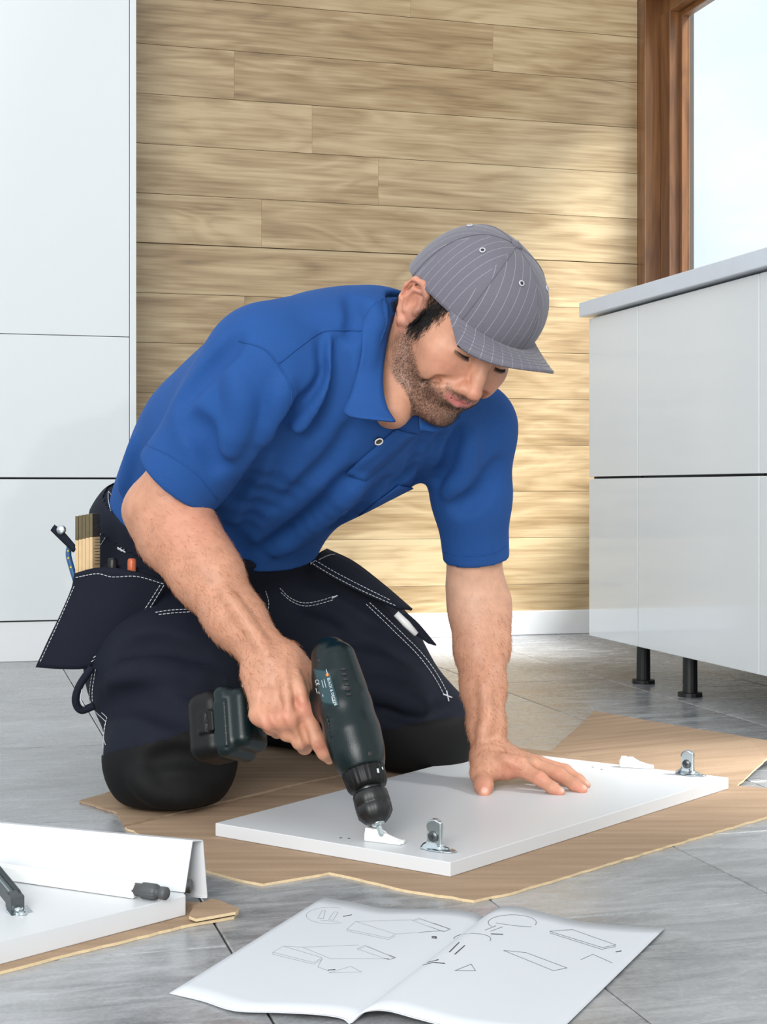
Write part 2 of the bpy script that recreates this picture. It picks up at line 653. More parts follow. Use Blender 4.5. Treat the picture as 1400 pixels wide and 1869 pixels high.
def base_cabinet(b0, b1, legs, label):
    c = room('base_cabinet')
    tag(c, label, 'cabinet', 'white base cabinets under the window')
    box('carcass', (IF_ + 0.020, b0 + 0.001, 0.09), (RW - 0.003, b1 - 0.001, 0.850), M['gloss_white'], c)
    g = 0.0013
    box('shadow_gap', (IF_ + 0.012, b0 + 0.004, 0.455), (IF_ + 0.0195, b1 - 0.004, 0.482), M['gap'], c)
    box('drawer_front', (IF_, b0 + g, 0.0905), (IF_ + 0.018, b1 - g, 0.4660), M['gloss_white'], c, 0.0012, 2)
    box('drawer_front', (IF_, b0 + g, 0.4710), (IF_ + 0.018, b1 - g, 0.8490), M['gloss_white'], c, 0.0012, 2)
    for lb in legs:
        vf = VF()
        a0 = IF_ + 0.045
        vf.add(lathe_vf((a0, lb, 0.0), (a0, lb, 0.0905), [(0, 0.026), (0.09, 0.026), (0.10, 0.016), (1, 0.0155)], 16))
        leg = vf.build('leg', M['black_plastic'], c, False)
    for lb in (b0 + 0.05, b1 - 0.05):
        lathe('leg', (RW - 0.06, lb, 0.0), (RW - 0.06, lb, 0.0905), [(0, 0.026), (0.09, 0.026), (0.10, 0.016), (1, 0.0155)], M['black_plastic'], c, 16)
    return c


base_cabinet(3.0925, 3.363, (3.158,), 'narrow glossy white base cabinet at the far end of the row')
base_cabinet(2.562, 3.0915, (2.930,), 'wide glossy white base cabinet beside the narrow one')
base_cabinet(2.03, 2.561, (2.10,), 'glossy white base cabinet cut off by the right picture edge')
wt = rot_room(box('worktop', (IF_ - 0.022, 2.03, 0.8535), (RW - 0.003, 3.372, 0.888), M['worktop'], None, 0.002, 2))
tag(wt, 'pale grey worktop lying on the white base cabinets', 'worktop')

# ------------------------------------------------------------------ implicit-surface modeller (numpy): smooth unions of tapered limbs, then surface nets
def smin(a, b, k):
    if k <= 0:
        return np.minimum(a, b)
    h = np.maximum(k - np.abs(a - b), 0.0) / k
    return np.minimum(a, b) - h * h * k * 0.25


def largest(verts, F):
    """keep the biggest connected piece"""
    n_ = len(verts)
    lab = np.arange(n_)
    e0, e1 = F[:, [0, 1, 2, 3]].ravel(), F[:, [1, 2, 3, 0]].ravel()
    while True:
        m_ = np.minimum(lab[e0], lab[e1])
        new = lab.copy()
        np.minimum.at(new, e0, m_)
        np.minimum.at(new, e1, m_)
        np.minimum.at(new, lab, new)
        new = new[new]
        if (new == lab).all():
            break
        lab = new
    big = np.bincount(lab).argmax()
    keep = lab == big
    idx = -np.ones(n_, np.int64)
    idx[keep] = np.arange(keep.sum())
    return verts[keep], idx[F[keep[F[:, 0]]]]


class SDF:
    def __init__(self):
        self.prims = []          # (function, k, op)
        self.disp = None

    # limbs
    def cone(self, a, b, ra, rb, k=0.01, op='add', squash=None):
        a, b = np.array(a, np.float32), np.array(b, np.float32)
        ab = b - a
        l2 = float(ab @ ab) + 1e-12
        if squash is not None:
            nrm = np.array(squash[0], np.float32)
            nrm = nrm - ab * float(nrm @ ab) / l2
            nrm /= np.linalg.norm(nrm)
            sq = float(squash[1])

        def fn(p):
            pa = p - a
            if squash is not None:
                pa = pa + np.outer(pa @ nrm, nrm * (1.0 / sq - 1.0))
            t = np.clip(pa @ ab / l2, 0, 1)
            q = pa - t[:, None] * ab
            d = np.sqrt(np.einsum('ij,ij->i', q, q)) - (ra + (rb - ra) * t)
            if squash is not None:
                d = d * min(1.0, 0.5 + 0.5 * sq)
            return d
        self.prims.append((fn, k, op))
        return self

    def chain(self, pts, radii, k=0.01, op='add', squash=None):
        for i in range(len(pts) - 1):
            self.cone(pts[i], pts[i + 1], radii[i], radii[i + 1], k, op, squash)
        return self

    def ell(self, c, r, k=0.01, op='add', R=None):
        c, r = np.array(c, np.float32), np.array(r, np.float32)
        Rm = np.eye(3, dtype=np.float32) if R is None else np.array(R, np.float32)

        def fn(p):
            q = (p - c) @ Rm
            k0 = np.sqrt((((q / r) ** 2)).sum(1))
            k1 = np.sqrt((((q / (r * r)) ** 2)).sum(1)) + 1e-9
            return np.where(k0 < 1e-4, -r.min(), k0 * (k0 - 1.0) / k1).astype(np.float32)
        self.prims.append((fn, k, op))
        return self

    def box(self, c, half, rad, k=0.004, op='add', R=None):
        c, half = np.array(c, np.float32), np.array(half, np.float32) - rad
        Rm = np.eye(3, dtype=np.float32) if R is None else np.array(R, np.float32)

        def fn(p):
            q = np.abs((p - c) @ Rm) - half
            return np.sqrt((np.maximum(q, 0) ** 2).sum(1)) + np.minimum(q.max(1), 0) - rad
        self.prims.append((fn, k, op))
        return self

    def plane(self, c, n_, k=0.003):
        """keep only the side the normal points away from"""
        c, n_ = np.array(c, np.float32), np.array(n_, np.float32)
        n_ = n_ / np.linalg.norm(n_)
        self.prims.append((lambda p: (p - c) @ n_, k, 'cut'))
        return self

    def custom(self, fn, k, op):
        self.prims.append((fn, k, op))
        return self

    def mesh(self, lo, hi, h, B=8):
        lo, hi = np.array(lo, float), np.array(hi, float)
        H = h * B
        nb = np.ceil((hi - lo) / H).astype(int)
        gi = np.stack(np.meshgrid(*[np.arange(x) for x in nb], indexing='ij'), -1).reshape(-1, 3)
        cen = (lo + (gi + 0.5) * H).astype(np.float32)
        diag = H * 0.87
        D = np.stack([p[0](cen) for p in self.prims], 1)
        acc = np.full(len(cen), 1e3, np.float32)
        for i, (fn, k, op) in enumerate(self.prims):
            d = D[:, i]
            if op == 'add':
                acc = smin(acc, d, k)
            elif op == 'sub':
                acc = -smin(-acc, d, k)
            else:
                acc = -smin(-acc, -d, k)
        keep = np.abs(acc) < diag * 2.0 + 0.008
        gi, D = gi[keep], D[keep]
        dmin = np.full(len(gi), 1e3, np.float32)
        for i, (fn, k, op) in enumerate(self.prims):
            if op == 'add':
                dmin = np.minimum(dmin, D[:, i])
        n1 = B + 1
        loc = np.stack(np.meshgrid(*[np.arange(n1)] * 3, indexing='ij'), -1).reshape(-1, 3)
        VAL = np.full((len(gi), n1 ** 3), 1e3, np.float32)
        base = (lo + gi * H).astype(np.float32)
        locf = (loc * h).astype(np.float32)
        for i, (fn, k, op) in enumerate(self.prims):
            if op == 'add':
                s = D[:, i] < dmin + k + 3.6 * diag
            elif op == 'sub':
                s = D[:, i] < k + 3.6 * diag
            else:
                s = D[:, i] > -(k + 3.6 * diag)
            idx = np.nonzero(s)[0]
            if not len(idx):
                continue
            for ch in np.array_split(idx, max(1, len(idx) // 1500)):
                p = (base[ch][:, None, :] + locf[None]).reshape(-1, 3)
                d = fn(p).reshape(len(ch), -1)
                if op == 'add':
                    VAL[ch] = smin(VAL[ch], d, k)
                elif op == 'sub':
                    VAL[ch] = -smin(-VAL[ch], d, k)
                else:
                    VAL[ch] = -smin(-VAL[ch], -d, k)
        if self.disp is not None:
            for ch in np.array_split(np.arange(len(gi)), max(1, len(gi) // 1500)):
                p = (base[ch][:, None, :] + locf[None]).reshape(-1, 3)
                VAL[ch] += self.disp(p).reshape(len(ch), -1)
        V = VAL.reshape(-1, n1, n1, n1)
        ins = V < 0
        c8 = np.zeros((len(gi), B, B, B), np.int8)
        for dx in (0, 1):
            for dy in (0, 1):
                for dz in (0, 1):
                    c8 += ins[:, dx:dx + B, dy:dy + B, dz:dz + B]
        act = (c8 > 0) & (c8 < 8)
        bi, cx_, cy_, cz_ = np.nonzero(act)
        pos = np.zeros((len(bi), 3))
        cnt = np.zeros(len(bi))
        corners = [(x, y, z) for x in (0, 1) for y in (0, 1) for z in (0, 1)]
        for a in corners:
            for ax in range(3):
                if a[ax]:
                    continue
                b = list(a)
                b[ax] = 1
                va = V[bi, cx_ + a[0], cy_ + a[1], cz_ + a[2]]
                vb = V[bi, cx_ + b[0], cy_ + b[1], cz_ + b[2]]
                x = (va < 0) != (vb < 0)
                t = np.where(x, va / np.where(x, va - vb, 1), 0)
                q = np.array(a, float)[None] + np.zeros((len(bi), 3))
                q[:, ax] += t
                pos[x] += q[x]
                cnt += x
        pos /= cnt[:, None]
        gc = gi[bi] * B + np.stack([cx_, cy_, cz_], 1)
        verts = lo + (gc + pos) * h
        S = (nb * B + 4).astype(np.int64)

        def key(c):
            return (c[:, 0] * S[1] + c[:, 1]) * S[2] + c[:, 2]
        kk = key(gc.astype(np.int64))
        order = np.argsort(kk)
        ks = kk[order]
        faces = []
        for ax in range(3):
            b1, b2 = [(1, 2), (2, 0), (0, 1)][ax]
            e = [0, 0, 0]
            e[ax] = 1
            v0 = V[bi, cx_, cy_, cz_] < 0
            v1 = V[bi, cx_ + e[0], cy_ + e[1], cz_ + e[2]] < 0
            x = np.nonzero(v0 != v1)[0]
            g = gc[x].astype(np.int64)
            ids = []
            ok = np.ones(len(x), bool)
            for s1, s2 in ((0, 0), (1, 0), (1, 1), (0, 1)):
                c = g.copy()
                c[:, b1] -= s1
                c[:, b2] -= s2
                q = key(c)
                j = np.clip(np.searchsorted(ks, q), 0, len(ks) - 1)
                ok &= ks[j] == q
                ids.append(order[j])
            f = np.stack(ids, 1)
            flip = ~v0[x]
            f[flip] = f[flip][:, ::-1]
            faces.append(f[ok])
        F = np.vstack(faces)
        return largest(verts, F)


def relax(verts, F, it=1, lam=0.5):
    """light smoothing of a surface-nets mesh"""
    n_ = len(verts)
    i0 = np.concatenate([F[:, 0], F[:, 1], F[:, 2], F[:, 3]])
    i1 = np.concatenate([F[:, 1], F[:, 2], F[:, 3], F[:, 0]])
    for _ in range(it):
        s = np.zeros((n_, 3))
        for a in range(3):
            s[:, a] = np.bincount(i0, verts[i1, a], n_) + np.bincount(i1, verts[i0, a], n_)
        c = np.bincount(i0, minlength=n_) + np.bincount(i1, minlength=n_)
        verts = verts + lam * (s / np.maximum(c, 1)[:, None] - verts)
    return verts


def np_mesh(name, verts, F, mat, parent=None, colors=None):
    me = bpy.data.meshes.new(name)
    me.vertices.add(len(verts))
    me.vertices.foreach_set('co', np.asarray(verts, np.float32).ravel())
    me.loops.add(F.size)
    me.loops.foreach_set('vertex_index', F.astype(np.int32).ravel())
    me.polygons.add(len(F))
    me.polygons.foreach_set('loop_start', np.arange(0, F.size, F.shape[1], dtype=np.int32))
    me.polygons.foreach_set('use_smooth', np.ones(len(F), bool))
    me.update(calc_edges=True)
    me.validate()
    if colors is not None:
        at = me.color_attributes.new('tint', 'FLOAT_COLOR', 'POINT')
        at.data.foreach_set('color', np.asarray(colors, np.float32).ravel())
    return link(name, me, mat, parent)


CAM0 = Vector((0, 0, CAMH))


class Surf:
    """finds points on a finished surface"""
    def __init__(self, verts, F):
        self.t = BVHTree.FromPolygons([Vector(v) for v in verts], [tuple(f) for f in F])

    def hit(self, u, v):
        d = Vector(P(u, v, 1.0)) - CAM0
        h = self.t.ray_cast(CAM0, d.normalized())
        return h

    def snap(self, u, v, off=0.0, dflt=None):
        h = self.hit(u, v)
        if h[0] is None:
            q = Vector(P(u, v, dflt if dflt else 2.1))
            n_ = self.t.find_nearest(q)
            h = n_
        nn = h[1]
        if nn.y > 0:
            nn = -nn
        return np.array(h[0] + nn * off), np.array(nn)

    def path(self, uv, off=0.0, n_=8, closed=False, dflt=None):
        uv = catmull([(a, b, 0) for a, b in uv], n_, closed)[:, :2] if n_ > 1 else np.array(uv)
        return np.array([self.snap(a, b, off, dflt)[0] for a, b in uv])

# ------------------------------------------------------------------ the kneeling man: joints
HS = 0.96                                             # head scale
HR = np.array([[-0.7852, 0.2808, 0.5519], [-0.5714, -0.6722, -0.4709], [0.2388, -0.6851, 0.6882]])
HT = np.array([0.1088, 2.0162, 0.2253 + CAMH])


def HL(x, y, z):
    """head axes (x to his right, y out of the face, z up, eyes at 0) to the room"""
    return HT + HS * (HR @ np.array([x, y, z]))


L_AX = np.array([0.805, 0.569, -0.168])               # across the chest to his left
F_AX = np.array([0.169, -0.49, -0.854])               # out of the chest


def body_sdf(grooves=None):
    s = SDF()
    # trunk
    st = [(355, 985, 2.36), (410, 885, 2.29), (480, 815, 2.22), (585, 747, 2.15), (655, 700, 2.10)]
    rr = [0.125, 0.12, 0.125, 0.13, 0.09]
    s.chain([P(*q) for q in st], rr, 0.05, squash=(F_AX, 0.75))
    # shoulders
    s.chain([P(655, 700, 2.10), P(480, 690, 1.995)], [0.075, 0.052], 0.05)
    s.chain([P(665, 705, 2.11), P(855, 775, 2.19)], [0.075, 0.05], 0.05)
    # right arm
    s.chain([P(480, 690, 1.995), P(390, 800, 2.02), P(296, 916, 2.05)], [0.052, 0.047, 0.041], 0.02)
    s.cone(P(262, 936, 2.062), P(286, 990, 2.055), 0.028, 0.026, 0.03)
    s.chain([P(305, 930, 2.045), P(330, 985, 2.035), P(372, 1048, 2.01), P(428, 1126, 1.975), P(492, 1204, 1.938)],
            [0.043, 0.0455, 0.0405, 0.0345, 0.0300], 0.025)
    s.cone(P(348, 960, 2.02), P(400, 1040, 1.99), 0.026, 0.024, 0.035)
    # wrist ridges and tendons
    s.cone(P(468, 1222, 1.925), P(462, 1232, 1.922), 0.010, 0.008, 0.02)
    # right hand: back of the hand as a fan of metacarpals
    W = P(494, 1212, 1.935)
    mcp = {'i': P(556, 1296, 1.893), 'm': P(526, 1311, 1.884), 'r': P(496, 1314, 1.886), 'l': P(474, 1304, 1.896)}
    base = {'i': P(524, 1212, 1.930), 'm': P(506, 1218, 1.922), 'r': P(488, 1226, 1.922), 'l': P(474, 1234, 1.926)}
    for q, r0 in (('i', 0.0165), ('m', 0.0160), ('r', 0.0155), ('l', 0.0145)):
        s.cone(base[q], mcp[q], r0 + 0.004, r0 - 0.0045, 0.022)
    s.cone(P(500, 1240, 1.94), P(530, 1280, 1.92), 0.024, 0.022, 0.02)
    kf = 0.0045
    s.chain([mcp['i'], P(578, 1352, 1.886), P(592, 1374, 1.890), P(601, 1386, 1.898)], [0.0122, 0.0104, 0.0088, 0.0066], kf)
    s.chain([mcp['m'], P(548, 1353, 1.890), P(556, 1363, 1.910), P(548, 1352, 1.945)], [0.0122, 0.0104, 0.0094, 0.008], kf)
    s.chain([mcp['r'], P(524, 1338, 1.893), P(530, 1341, 1.912), P(520, 1330, 1.945)], [0.0118, 0.0100, 0.0092, 0.008], kf)
    s.chain([mcp['l'], P(496, 1328, 1.900), P(506, 1335, 1.915), P(498, 1322, 1.942)], [0.0112, 0.0092, 0.0084, 0.007], kf)
    for q, r0 in (('m', 0.0128), ('r', 0.0122), ('l', 0.0112)):
        s.ell(mcp[q] + np.array([0, -0.002, 0]), (r0, r0, r0), 0.01)
    # thumb goes round the back of the handle
    s.chain([P(518, 1208, 1.936), P(548, 1232, 1.940), P(578, 1262, 1.962), P(588, 1292, 1.975)], [0.021, 0.0165, 0.0125, 0.009], 0.018)
    # left arm
    s.chain([P(855, 775, 2.19), P(862, 930, 2.235), P(868, 1080, 2.275)], [0.050, 0.045, 0.040], 0.02)
    s.chain([P(868, 1075, 2.270), P(872, 1120, 2.265), P(877, 1185, 2.245), P(882, 1255, 2.215), P(888, 1325, 2.188), P(892, 1372, 2.172)],
            [0.0395, 0.0395, 0.0365, 0.0305, 0.0245, 0.0235], 0.02)
    s.cone(P(902, 1100, 2.28), P(900, 1180, 2.255), 0.020, 0.018, 0.03)
    # left hand flat on the board
    s.ell(P(906, 1394, 2.160), (0.030, 0.034, 0.018), 0.02)
    lm = {'i': P(951, 1404, 2.128), 'm': P(974, 1397, 2.150), 'r': P(982, 1394, 2.178), 'l': P(975, 1392, 2.205)}
    lb = {'i': P(897, 1384, 2.150), 'm': P(901, 1381, 2.162), 'r': P(904, 1380, 2.175), 'l': P(902, 1382, 2.19)}
    for q, r0 in (('i', 0.0150), ('m', 0.0150), ('r', 0.0150), ('l', 0.014)):
        s.cone(lb[q], lm[q], r0 + 0.003, r0 - 0.0035, 0.018)
    s.chain([lm['i'], P(985, 1421, 2.108), P(1008, 1438, 2.096), P(1022, 1446, 2.090)], [0.0115, 0.0098, 0.0086, 0.0072], kf)
    s.chain([lm['m'], P(1020, 1414, 2.130), P(1048, 1432, 2.114), P(1063, 1441, 2.106)], [0.0115, 0.0098, 0.0086, 0.0072], kf)
    s.chain([lm['r'], P(1031, 1407, 2.160), P(1056, 1424, 2.146), P(1069, 1433, 2.140)], [0.0110, 0.0094, 0.0082, 0.007], kf)
    s.chain([lm['l'], P(1020, 1405, 2.195), P(1045, 1417, 2.188), P(1058, 1423, 2.184)], [0.0100, 0.0084, 0.0074, 0.0064], kf)
    s.chain([P(886, 1382, 2.162), P(880, 1412, 2.135), P(883, 1434, 2.105), P(884, 1447, 2.088)], [0.0200, 0.0150, 0.0112, 0.0086], 0.012)
    # thumb web
    s.cone(P(895, 1402, 2.14), P(925, 1404, 2.14), 0.012, 0.011, 0.015)

    if grooves:
        for pts, r, off, k, op in grooves:
            s.chain(pts, [r] * len(pts), k, op)
    # neck
    s.chain([HL(0, -0.030, -0.045), P(700, 668, 2.085)], [0.057, 0.066], 0.03)
    s.cone(HL(0.02, 0.02, -0.10), P(718, 752, 2.00), 0.022, 0.02, 0.04)
    s.cone(HL(0.050, -0.035, -0.05), P(716, 748, 2.0), 0.012, 0.010, 0.03)
    # head
    def E(c, r, k=0.012, op='add', Rl=None):
        s.ell(HL(*c), np.array(r) * HS, k, op, HR if Rl is None else HR @ Rl)

    def C(a, b, ra, rb, k=0.010, op='add', squash=None):
        s.cone(HL(*a), HL(*b), ra * HS, rb * HS, k, op, None if squash is None else (HR @ np.array(squash[0]), squash[1]))
    E((0, -0.016, 0.032), (0.0735, 0.095, 0.085))
    E((0, 0.034, 0.026), (0.056, 0.047, 0.050), 0.02)
    E((0, 0.030, -0.030), (0.0640, 0.060, 0.070), 0.03)
    E((0, 0.040, -0.074), (0.047, 0.046, 0.040), 0.03)
    for sx in (1, -1):
        C((sx * 0.0605, -0.004, -0.054), (sx * 0.0550, 0.012, -0.084), 0.0155, 0.0145, 0.016)
        C((sx * 0.0550, 0.012, -0.084), (sx * 0.015, 0.072, -0.110), 0.0145, 0.014, 0.016)
        E((sx * 0.047, 0.054, -0.030), (0.022, 0.022, 0.018), 0.022)
        E((sx * 0.040, 0.064, -0.052), (0.018, 0.018, 0.018), 0.020)
        C((sx * 0.012, 0.0855, 0.016), (sx * 0.044, 0.0680, 0.014), 0.0085, 0.007, 0.012)
        E((sx * 0.0320, 0.0955, -0.001), (0.0185, 0.0125, 0.0095), 0.012, 'sub')
        E((sx * 0.0315, 0.0715, -0.0010), (0.0150, 0.0145, 0.0135), 0.004)
        # bag below the eye, upper lid fold
        C((sx * 0.020, 0.0835, -0.013), (sx * 0.043, 0.0755, -0.011), 0.0045, 0.004, 0.006)
    E((0, 0.083, -0.106), (0.020, 0.016, 0.016), 0.015)
    # nose
    C((0, 0.086, 0.010), (0, 0.1010, -0.024), 0.0075, 0.0080, 0.010)
    C((0, 0.1010, -0.024), (0, 0.1120, -0.0395), 0.0080, 0.0092, 0.008)
    E((0, 0.1105, -0.0420), (0.0115, 0.0105, 0.0095), 0.006)
    for sx in (1, -1):
        E((sx * 0.0125, 0.0995, -0.0455), (0.0080, 0.0105, 0.0080), 0.006)
        E((sx * 0.0065, 0.1040, -0.0535), (0.0036, 0.0055, 0.0035), 0.003, 'sub')
    # muzzle, lips
    E((0, 0.078, -0.066), (0.032, 0.0215, 0.024), 0.02)
    for sx in (1, -1):
        up = 0.0050 if sx > 0 else 0.0015
        C((sx * 0.0290, 0.0800, -0.0660 + up), (sx * 0.006, 0.0970, -0.0628), 0.0022, 0.0040, 0.005)
        C((sx * 0.0270, 0.0810, -0.0695 + up), (0, 0.0958, -0.0738), 0.0024, 0.0052, 0.006)
        C((sx * 0.0330, 0.0770, -0.0668 + up), (sx * 0.014, 0.0965, -0.0676), 0.0014, 0.0012, 0.0025, 'sub')
        C((sx * 0.0140, 0.0965, -0.0676), (0, 0.1015, -0.0680), 0.0012, 0.0012, 0.0025, 'sub')
        # smile folds
        C((sx * 0.0215, 0.0965, -0.0420), (sx * 0.0400, 0.0815, -0.0560), 0.0026, 0.0030, 0.010, 'sub')
        C((sx * 0.0400, 0.0815, -0.0560), (sx * 0.0450, 0.0700, -0.0740), 0.0030, 0.0020, 0.010, 'sub')
    C((-0.010, 0.0945, -0.0865), (0.010, 0.0945, -0.0865), 0.0035, 0.0035, 0.010, 'sub')
    # ears
    for sx in (1, -1):
        def X(x, y, z):
            return (sx * x, y, z - 0.007)
        E(X(0.0745, -0.010, -0.008), (0.0075, 0.017, 0.028), 0.006)
        hel = [(0.0750, 0.006, 0.004), (0.0800, 0.003, 0.020), (0.0865, -0.010, 0.0285), (0.0915, -0.024, 0.0235), (0.0930, -0.0305, 0.008),
               (0.0895, -0.0290, -0.010), (0.0835, -0.0220, -0.026), (0.0780, -0.0120, -0.036), (0.0745, -0.0030, -0.034)]
        rad = [0.004, 0.0042, 0.0046, 0.0046, 0.0043, 0.0042, 0.0050, 0.0072, 0.005]
        for a, b, r0, r1 in zip(hel[:-1], hel[1:], rad[:-1], rad[1:]):
            C(X(*a), X(*b), r0, r1, 0.004)
        # shell between helix and head
        E(X(0.0785, -0.013, 0.000), (0.0048, 0.0170, 0.0280), 0.004, 'add', np.array([[0.93, -sx * 0.37, 0], [sx * 0.37, 0.93, 0], [0, 0, 1]]))
        ah = [(0.0840, -0.006, 0.018), (0.0880, -0.0190, 0.012), (0.0885, -0.0215, -0.004), (0.0840, -0.0140, -0.020)]
        for a, b in zip(ah[:-1], ah[1:]):
            C(X(*a), X(*b), 0.0032, 0.0032, 0.004)
        E(X(0.0890, -0.0085, -0.003), (0.0105, 0.0090, 0.0145), 0.003, 'sub')
        C(X(0.0930, -0.0260, 0.014), X(0.0915, -0.0265, -0.008), 0.0022, 0.0022, 0.003, 'sub')
        C(X(0.0925, -0.0120, 0.0225), X(0.0930, -0.0240, 0.018), 0.0020, 0.0022, 0.003, 'sub')
        E(X(0.0790, 0.0030, -0.007), (0.0045, 0.0048, 0.0070), 0.004)
    return s


def lut(x, pts):
    xs, ys = zip(*pts)
    return np.interp(x, xs, ys)


def sstep(x, a, b):
    t = np.clip((x - a) / (b - a), 0, 1)
    return t * t * (3 - 2 * t)


hand_lines = [
    ([(546, 1316), (555, 1342), (564, 1370)], 0.0030, 0.0026, 0.005, 'sub'),
    ([(509, 1310), (520, 1330), (537, 1350)], 0.0030, 0.0026, 0.006, 'sub'),
    ([(483, 1304), (488, 1322), (507, 1343)], 0.0030, 0.0026, 0.006, 'sub'),
    ([(538, 1258), (541, 1285)], 0.0040, 0.0042, 0.012, 'sub'),
    ([(511, 1262), (511, 1292)], 0.0040, 0.0042, 0.012, 'sub'),
    ([(488, 1264), (485, 1290)], 0.0040, 0.0042, 0.012, 'sub'),
    ([(520, 1225), (526, 1290)], 0.0030, 0.0002, 0.012, 'add'),
    ([(540, 1228), (553, 1280)], 0.0030, 0.0002, 0.012, 'add'),
    ([(576, 1356), (588, 1356)], 0.0012, 0.0022, 0.003, 'sub'),
    ([(962, 1398), (985, 1408), (1006, 1420), (1030, 1440)], 0.0026, 0.0024, 0.005, 'sub'),
    ([(990, 1393), (1020, 1403), (1050, 1421)], 0.0026, 0.0024, 0.005, 'sub'),
    ([(915, 1385), (950, 1398)], 0.0030, 0.0002, 0.010, 'add'),
    ([(925, 1382), (968, 1393)], 0.0030, 0.0002, 0.010, 'add'),
    ([(978, 1424), (992, 1412)], 0.0010, 0.0020, 0.003, 'sub'),
    ([(1014, 1420), (1028, 1408)], 0.0010, 0.0020, 0.003, 'sub'),
    ([(864, 1380), (890, 1366), (922, 1370)], 0.0016, 0.0022, 0.004, 'sub'),
    ([(410, 1080), (450, 1135), (486, 1190)], 0.0040, 0.0000, 0.014, 'add'),
    ([(884, 1250), (888, 1310), (880, 1350)], 0.0040, -0.0004, 0.014, 'add'),
]
fold_lines = []
for lo_, hi_ in (((-0.24, 1.80, 0.08), (-0.05, 2.02, 0.36)), ((0.10, 2.02, 0.015), (0.30, 2.30, 0.26))):
    cv, cf = body_sdf().mesh(lo_, hi_, 0.003)
    cs = Surf(cv, cf)
    for ln in hand_lines:
        pts = [cs.hit(a, b) for a, b in catmull([(a, b, 0) for a, b in ln[0]], 3)[:, :2]]
        if all(h[0] is not None for h in pts):
            fold_lines.append(([np.array(h[0] + (h[1] if h[1].y < 0 else -h[1]) * ln[2]) for h in pts],) + ln[1:])
sd = body_sdf(fold_lines)
bv, bf = sd.mesh((-0.50, 1.80, -0.02), (0.36, 2.56, 0.86), 0.0018)
bv = relax(bv, bf, 1, 0.35)

# skin colour: base, flushed ears / cheeks / knuckles, lips, stubble amount in alpha
hl = ((bv - HT) @ HR) / HS
x, y, z = np.abs(hl[:, 0]), hl[:, 1], hl[:, 2]
in_head = (np.linalg.norm(hl - np.array([0, 0.0, -0.01]), axis=1) < 0.16)
jaw_line = lut(y, [(-0.02, -0.018), (0.010, -0.030), (0.03, -0.052), (0.055, -0.060), (0.075, -0.062), (0.088, -0.056), (0.12, -0.050)])
beard = sstep(jaw_line - z, -0.004, 0.012) * sstep(y, -0.012, 0.006)
side = np.exp(-((y - 0.012) / 0.014) ** 2) * sstep(-z, -0.035, -0.015) * (z > -0.07) * (x > 0.05)
beard = np.maximum(beard, side * 0.9)
zj = lut(y, [(-0.03, -0.060), (0.0, -0.090), (0.03, -0.108), (0.07, -0.126), (0.12, -0.130)])
beard *= sstep(z - zj, -0.004, 0.008)
xj = lut(y, [(-0.02, 0.083), (0.03, 0.0745), (0.05, 0.067), (0.07, 0.052), (0.08, 0.042), (0.09, 0.034), (0.12, 0.03)])
beard *= np.where(z < -0.055, 1 - sstep(x - xj, 0.0, 0.006), 1.0)
beard *= 1 - np.exp(-(((x - 0.030) / 0.012) ** 2 + ((z + 0.060) / 0.010) ** 2)) * 0.8
lipz = -0.0690
lips = np.exp(-((z - (lipz + np.where(hl[:, 0] > 0, 4.5, 1.5) * x * x)) / 0.0068) ** 4) * np.exp(-(x / 0.0250) ** 6) * (y > 0.078)
beard *= (1 - np.clip(lips * 1.2, 0, 1))
mst = np.exp(-((z + 0.0575) / 0.0045) ** 2) * (x < 0.03) * (y > 0.08)
beard = np.maximum(beard * np.where((z > -0.058) & (x < 0.018), 0.2, 1.0), 0.75 * mst)
beard = np.where(in_head, beard, 0)
lips = np.where(in_head, lips, 0)
red = 0.30 * np.exp(-(((x - 0.042) / 0.022) ** 2 + ((z + 0.035) / 0.02) ** 2)) + 0.45 * np.exp(-((x / 0.014) ** 2 + ((z + 0.042) / 0.014) ** 2)) * (y > 0.08)
red = np.maximum(red, 0.38 * ((x > 0.074) & (z > -0.055) & (z < 0.035) & (y < 0.012)))
red = np.where(in_head, red, 0)


def blob(c, r):
    return np.exp(-(np.linalg.norm(bv - c, axis=1) / r) ** 2)


for c, r, a in ((P(558, 1292, 1.88), 0.016, 0.7), (P(520, 1310, 1.87), 0.016, 0.5), (P(582, 1362, 1.88), 0.010, 0.6), (P(495, 1318, 1.87), 0.014, 0.5), (P(480, 1325, 1.88), 0.014, 0.4),
                (P(985, 1418, 2.10), 0.014, 0.5), (P(1025, 1447, 2.08), 0.014, 0.6), (P(1065, 1442, 2.10), 0.016, 0.6), (P(1022, 1412, 2.12), 0.012, 0.4), (P(884, 1440, 2.09), 0.016, 0.5),
                (P(935, 1410, 2.12), 0.02, 0.45), (P(350, 960, 2.0), 0.05, 0.35)):
    red = np.maximum(red, a * blob(c, r))
base = np.array(lin((195, 142, 115))[:3])
rosy = np.array(lin((204, 130, 110))[:3])
lipc = np.array(lin((196, 116, 112))[:3])
pale = np.array(lin((220, 178, 152))[:3])
nail = np.zeros(len(bv))
for c in (P(1029, 1446, 2.083), P(1071, 1440, 2.100), P(1076, 1432, 2.135), P(884, 1447, 2.079)):
    nail = np.maximum(nail, np.exp(-(np.linalg.norm(bv - (c + np.array([0, 0, 0.005])), axis=1) / 0.0062) ** 6))
inner = blob(P(845, 1060, 2.23), 0.07)[:, None]
colr = base + (pale - base) * inner * 0.7
colr = colr + (rosy - colr) * red[:, None]
colr = colr + (lipc - colr) * np.clip(lips, 0, 1)[:, None]
nailc = np.array(lin((232, 186, 170))[:3])
colr = colr + (nailc - colr) * 0.7 * nail[:, None]
tint = np.concatenate([colr, beard[:, None]], 1)


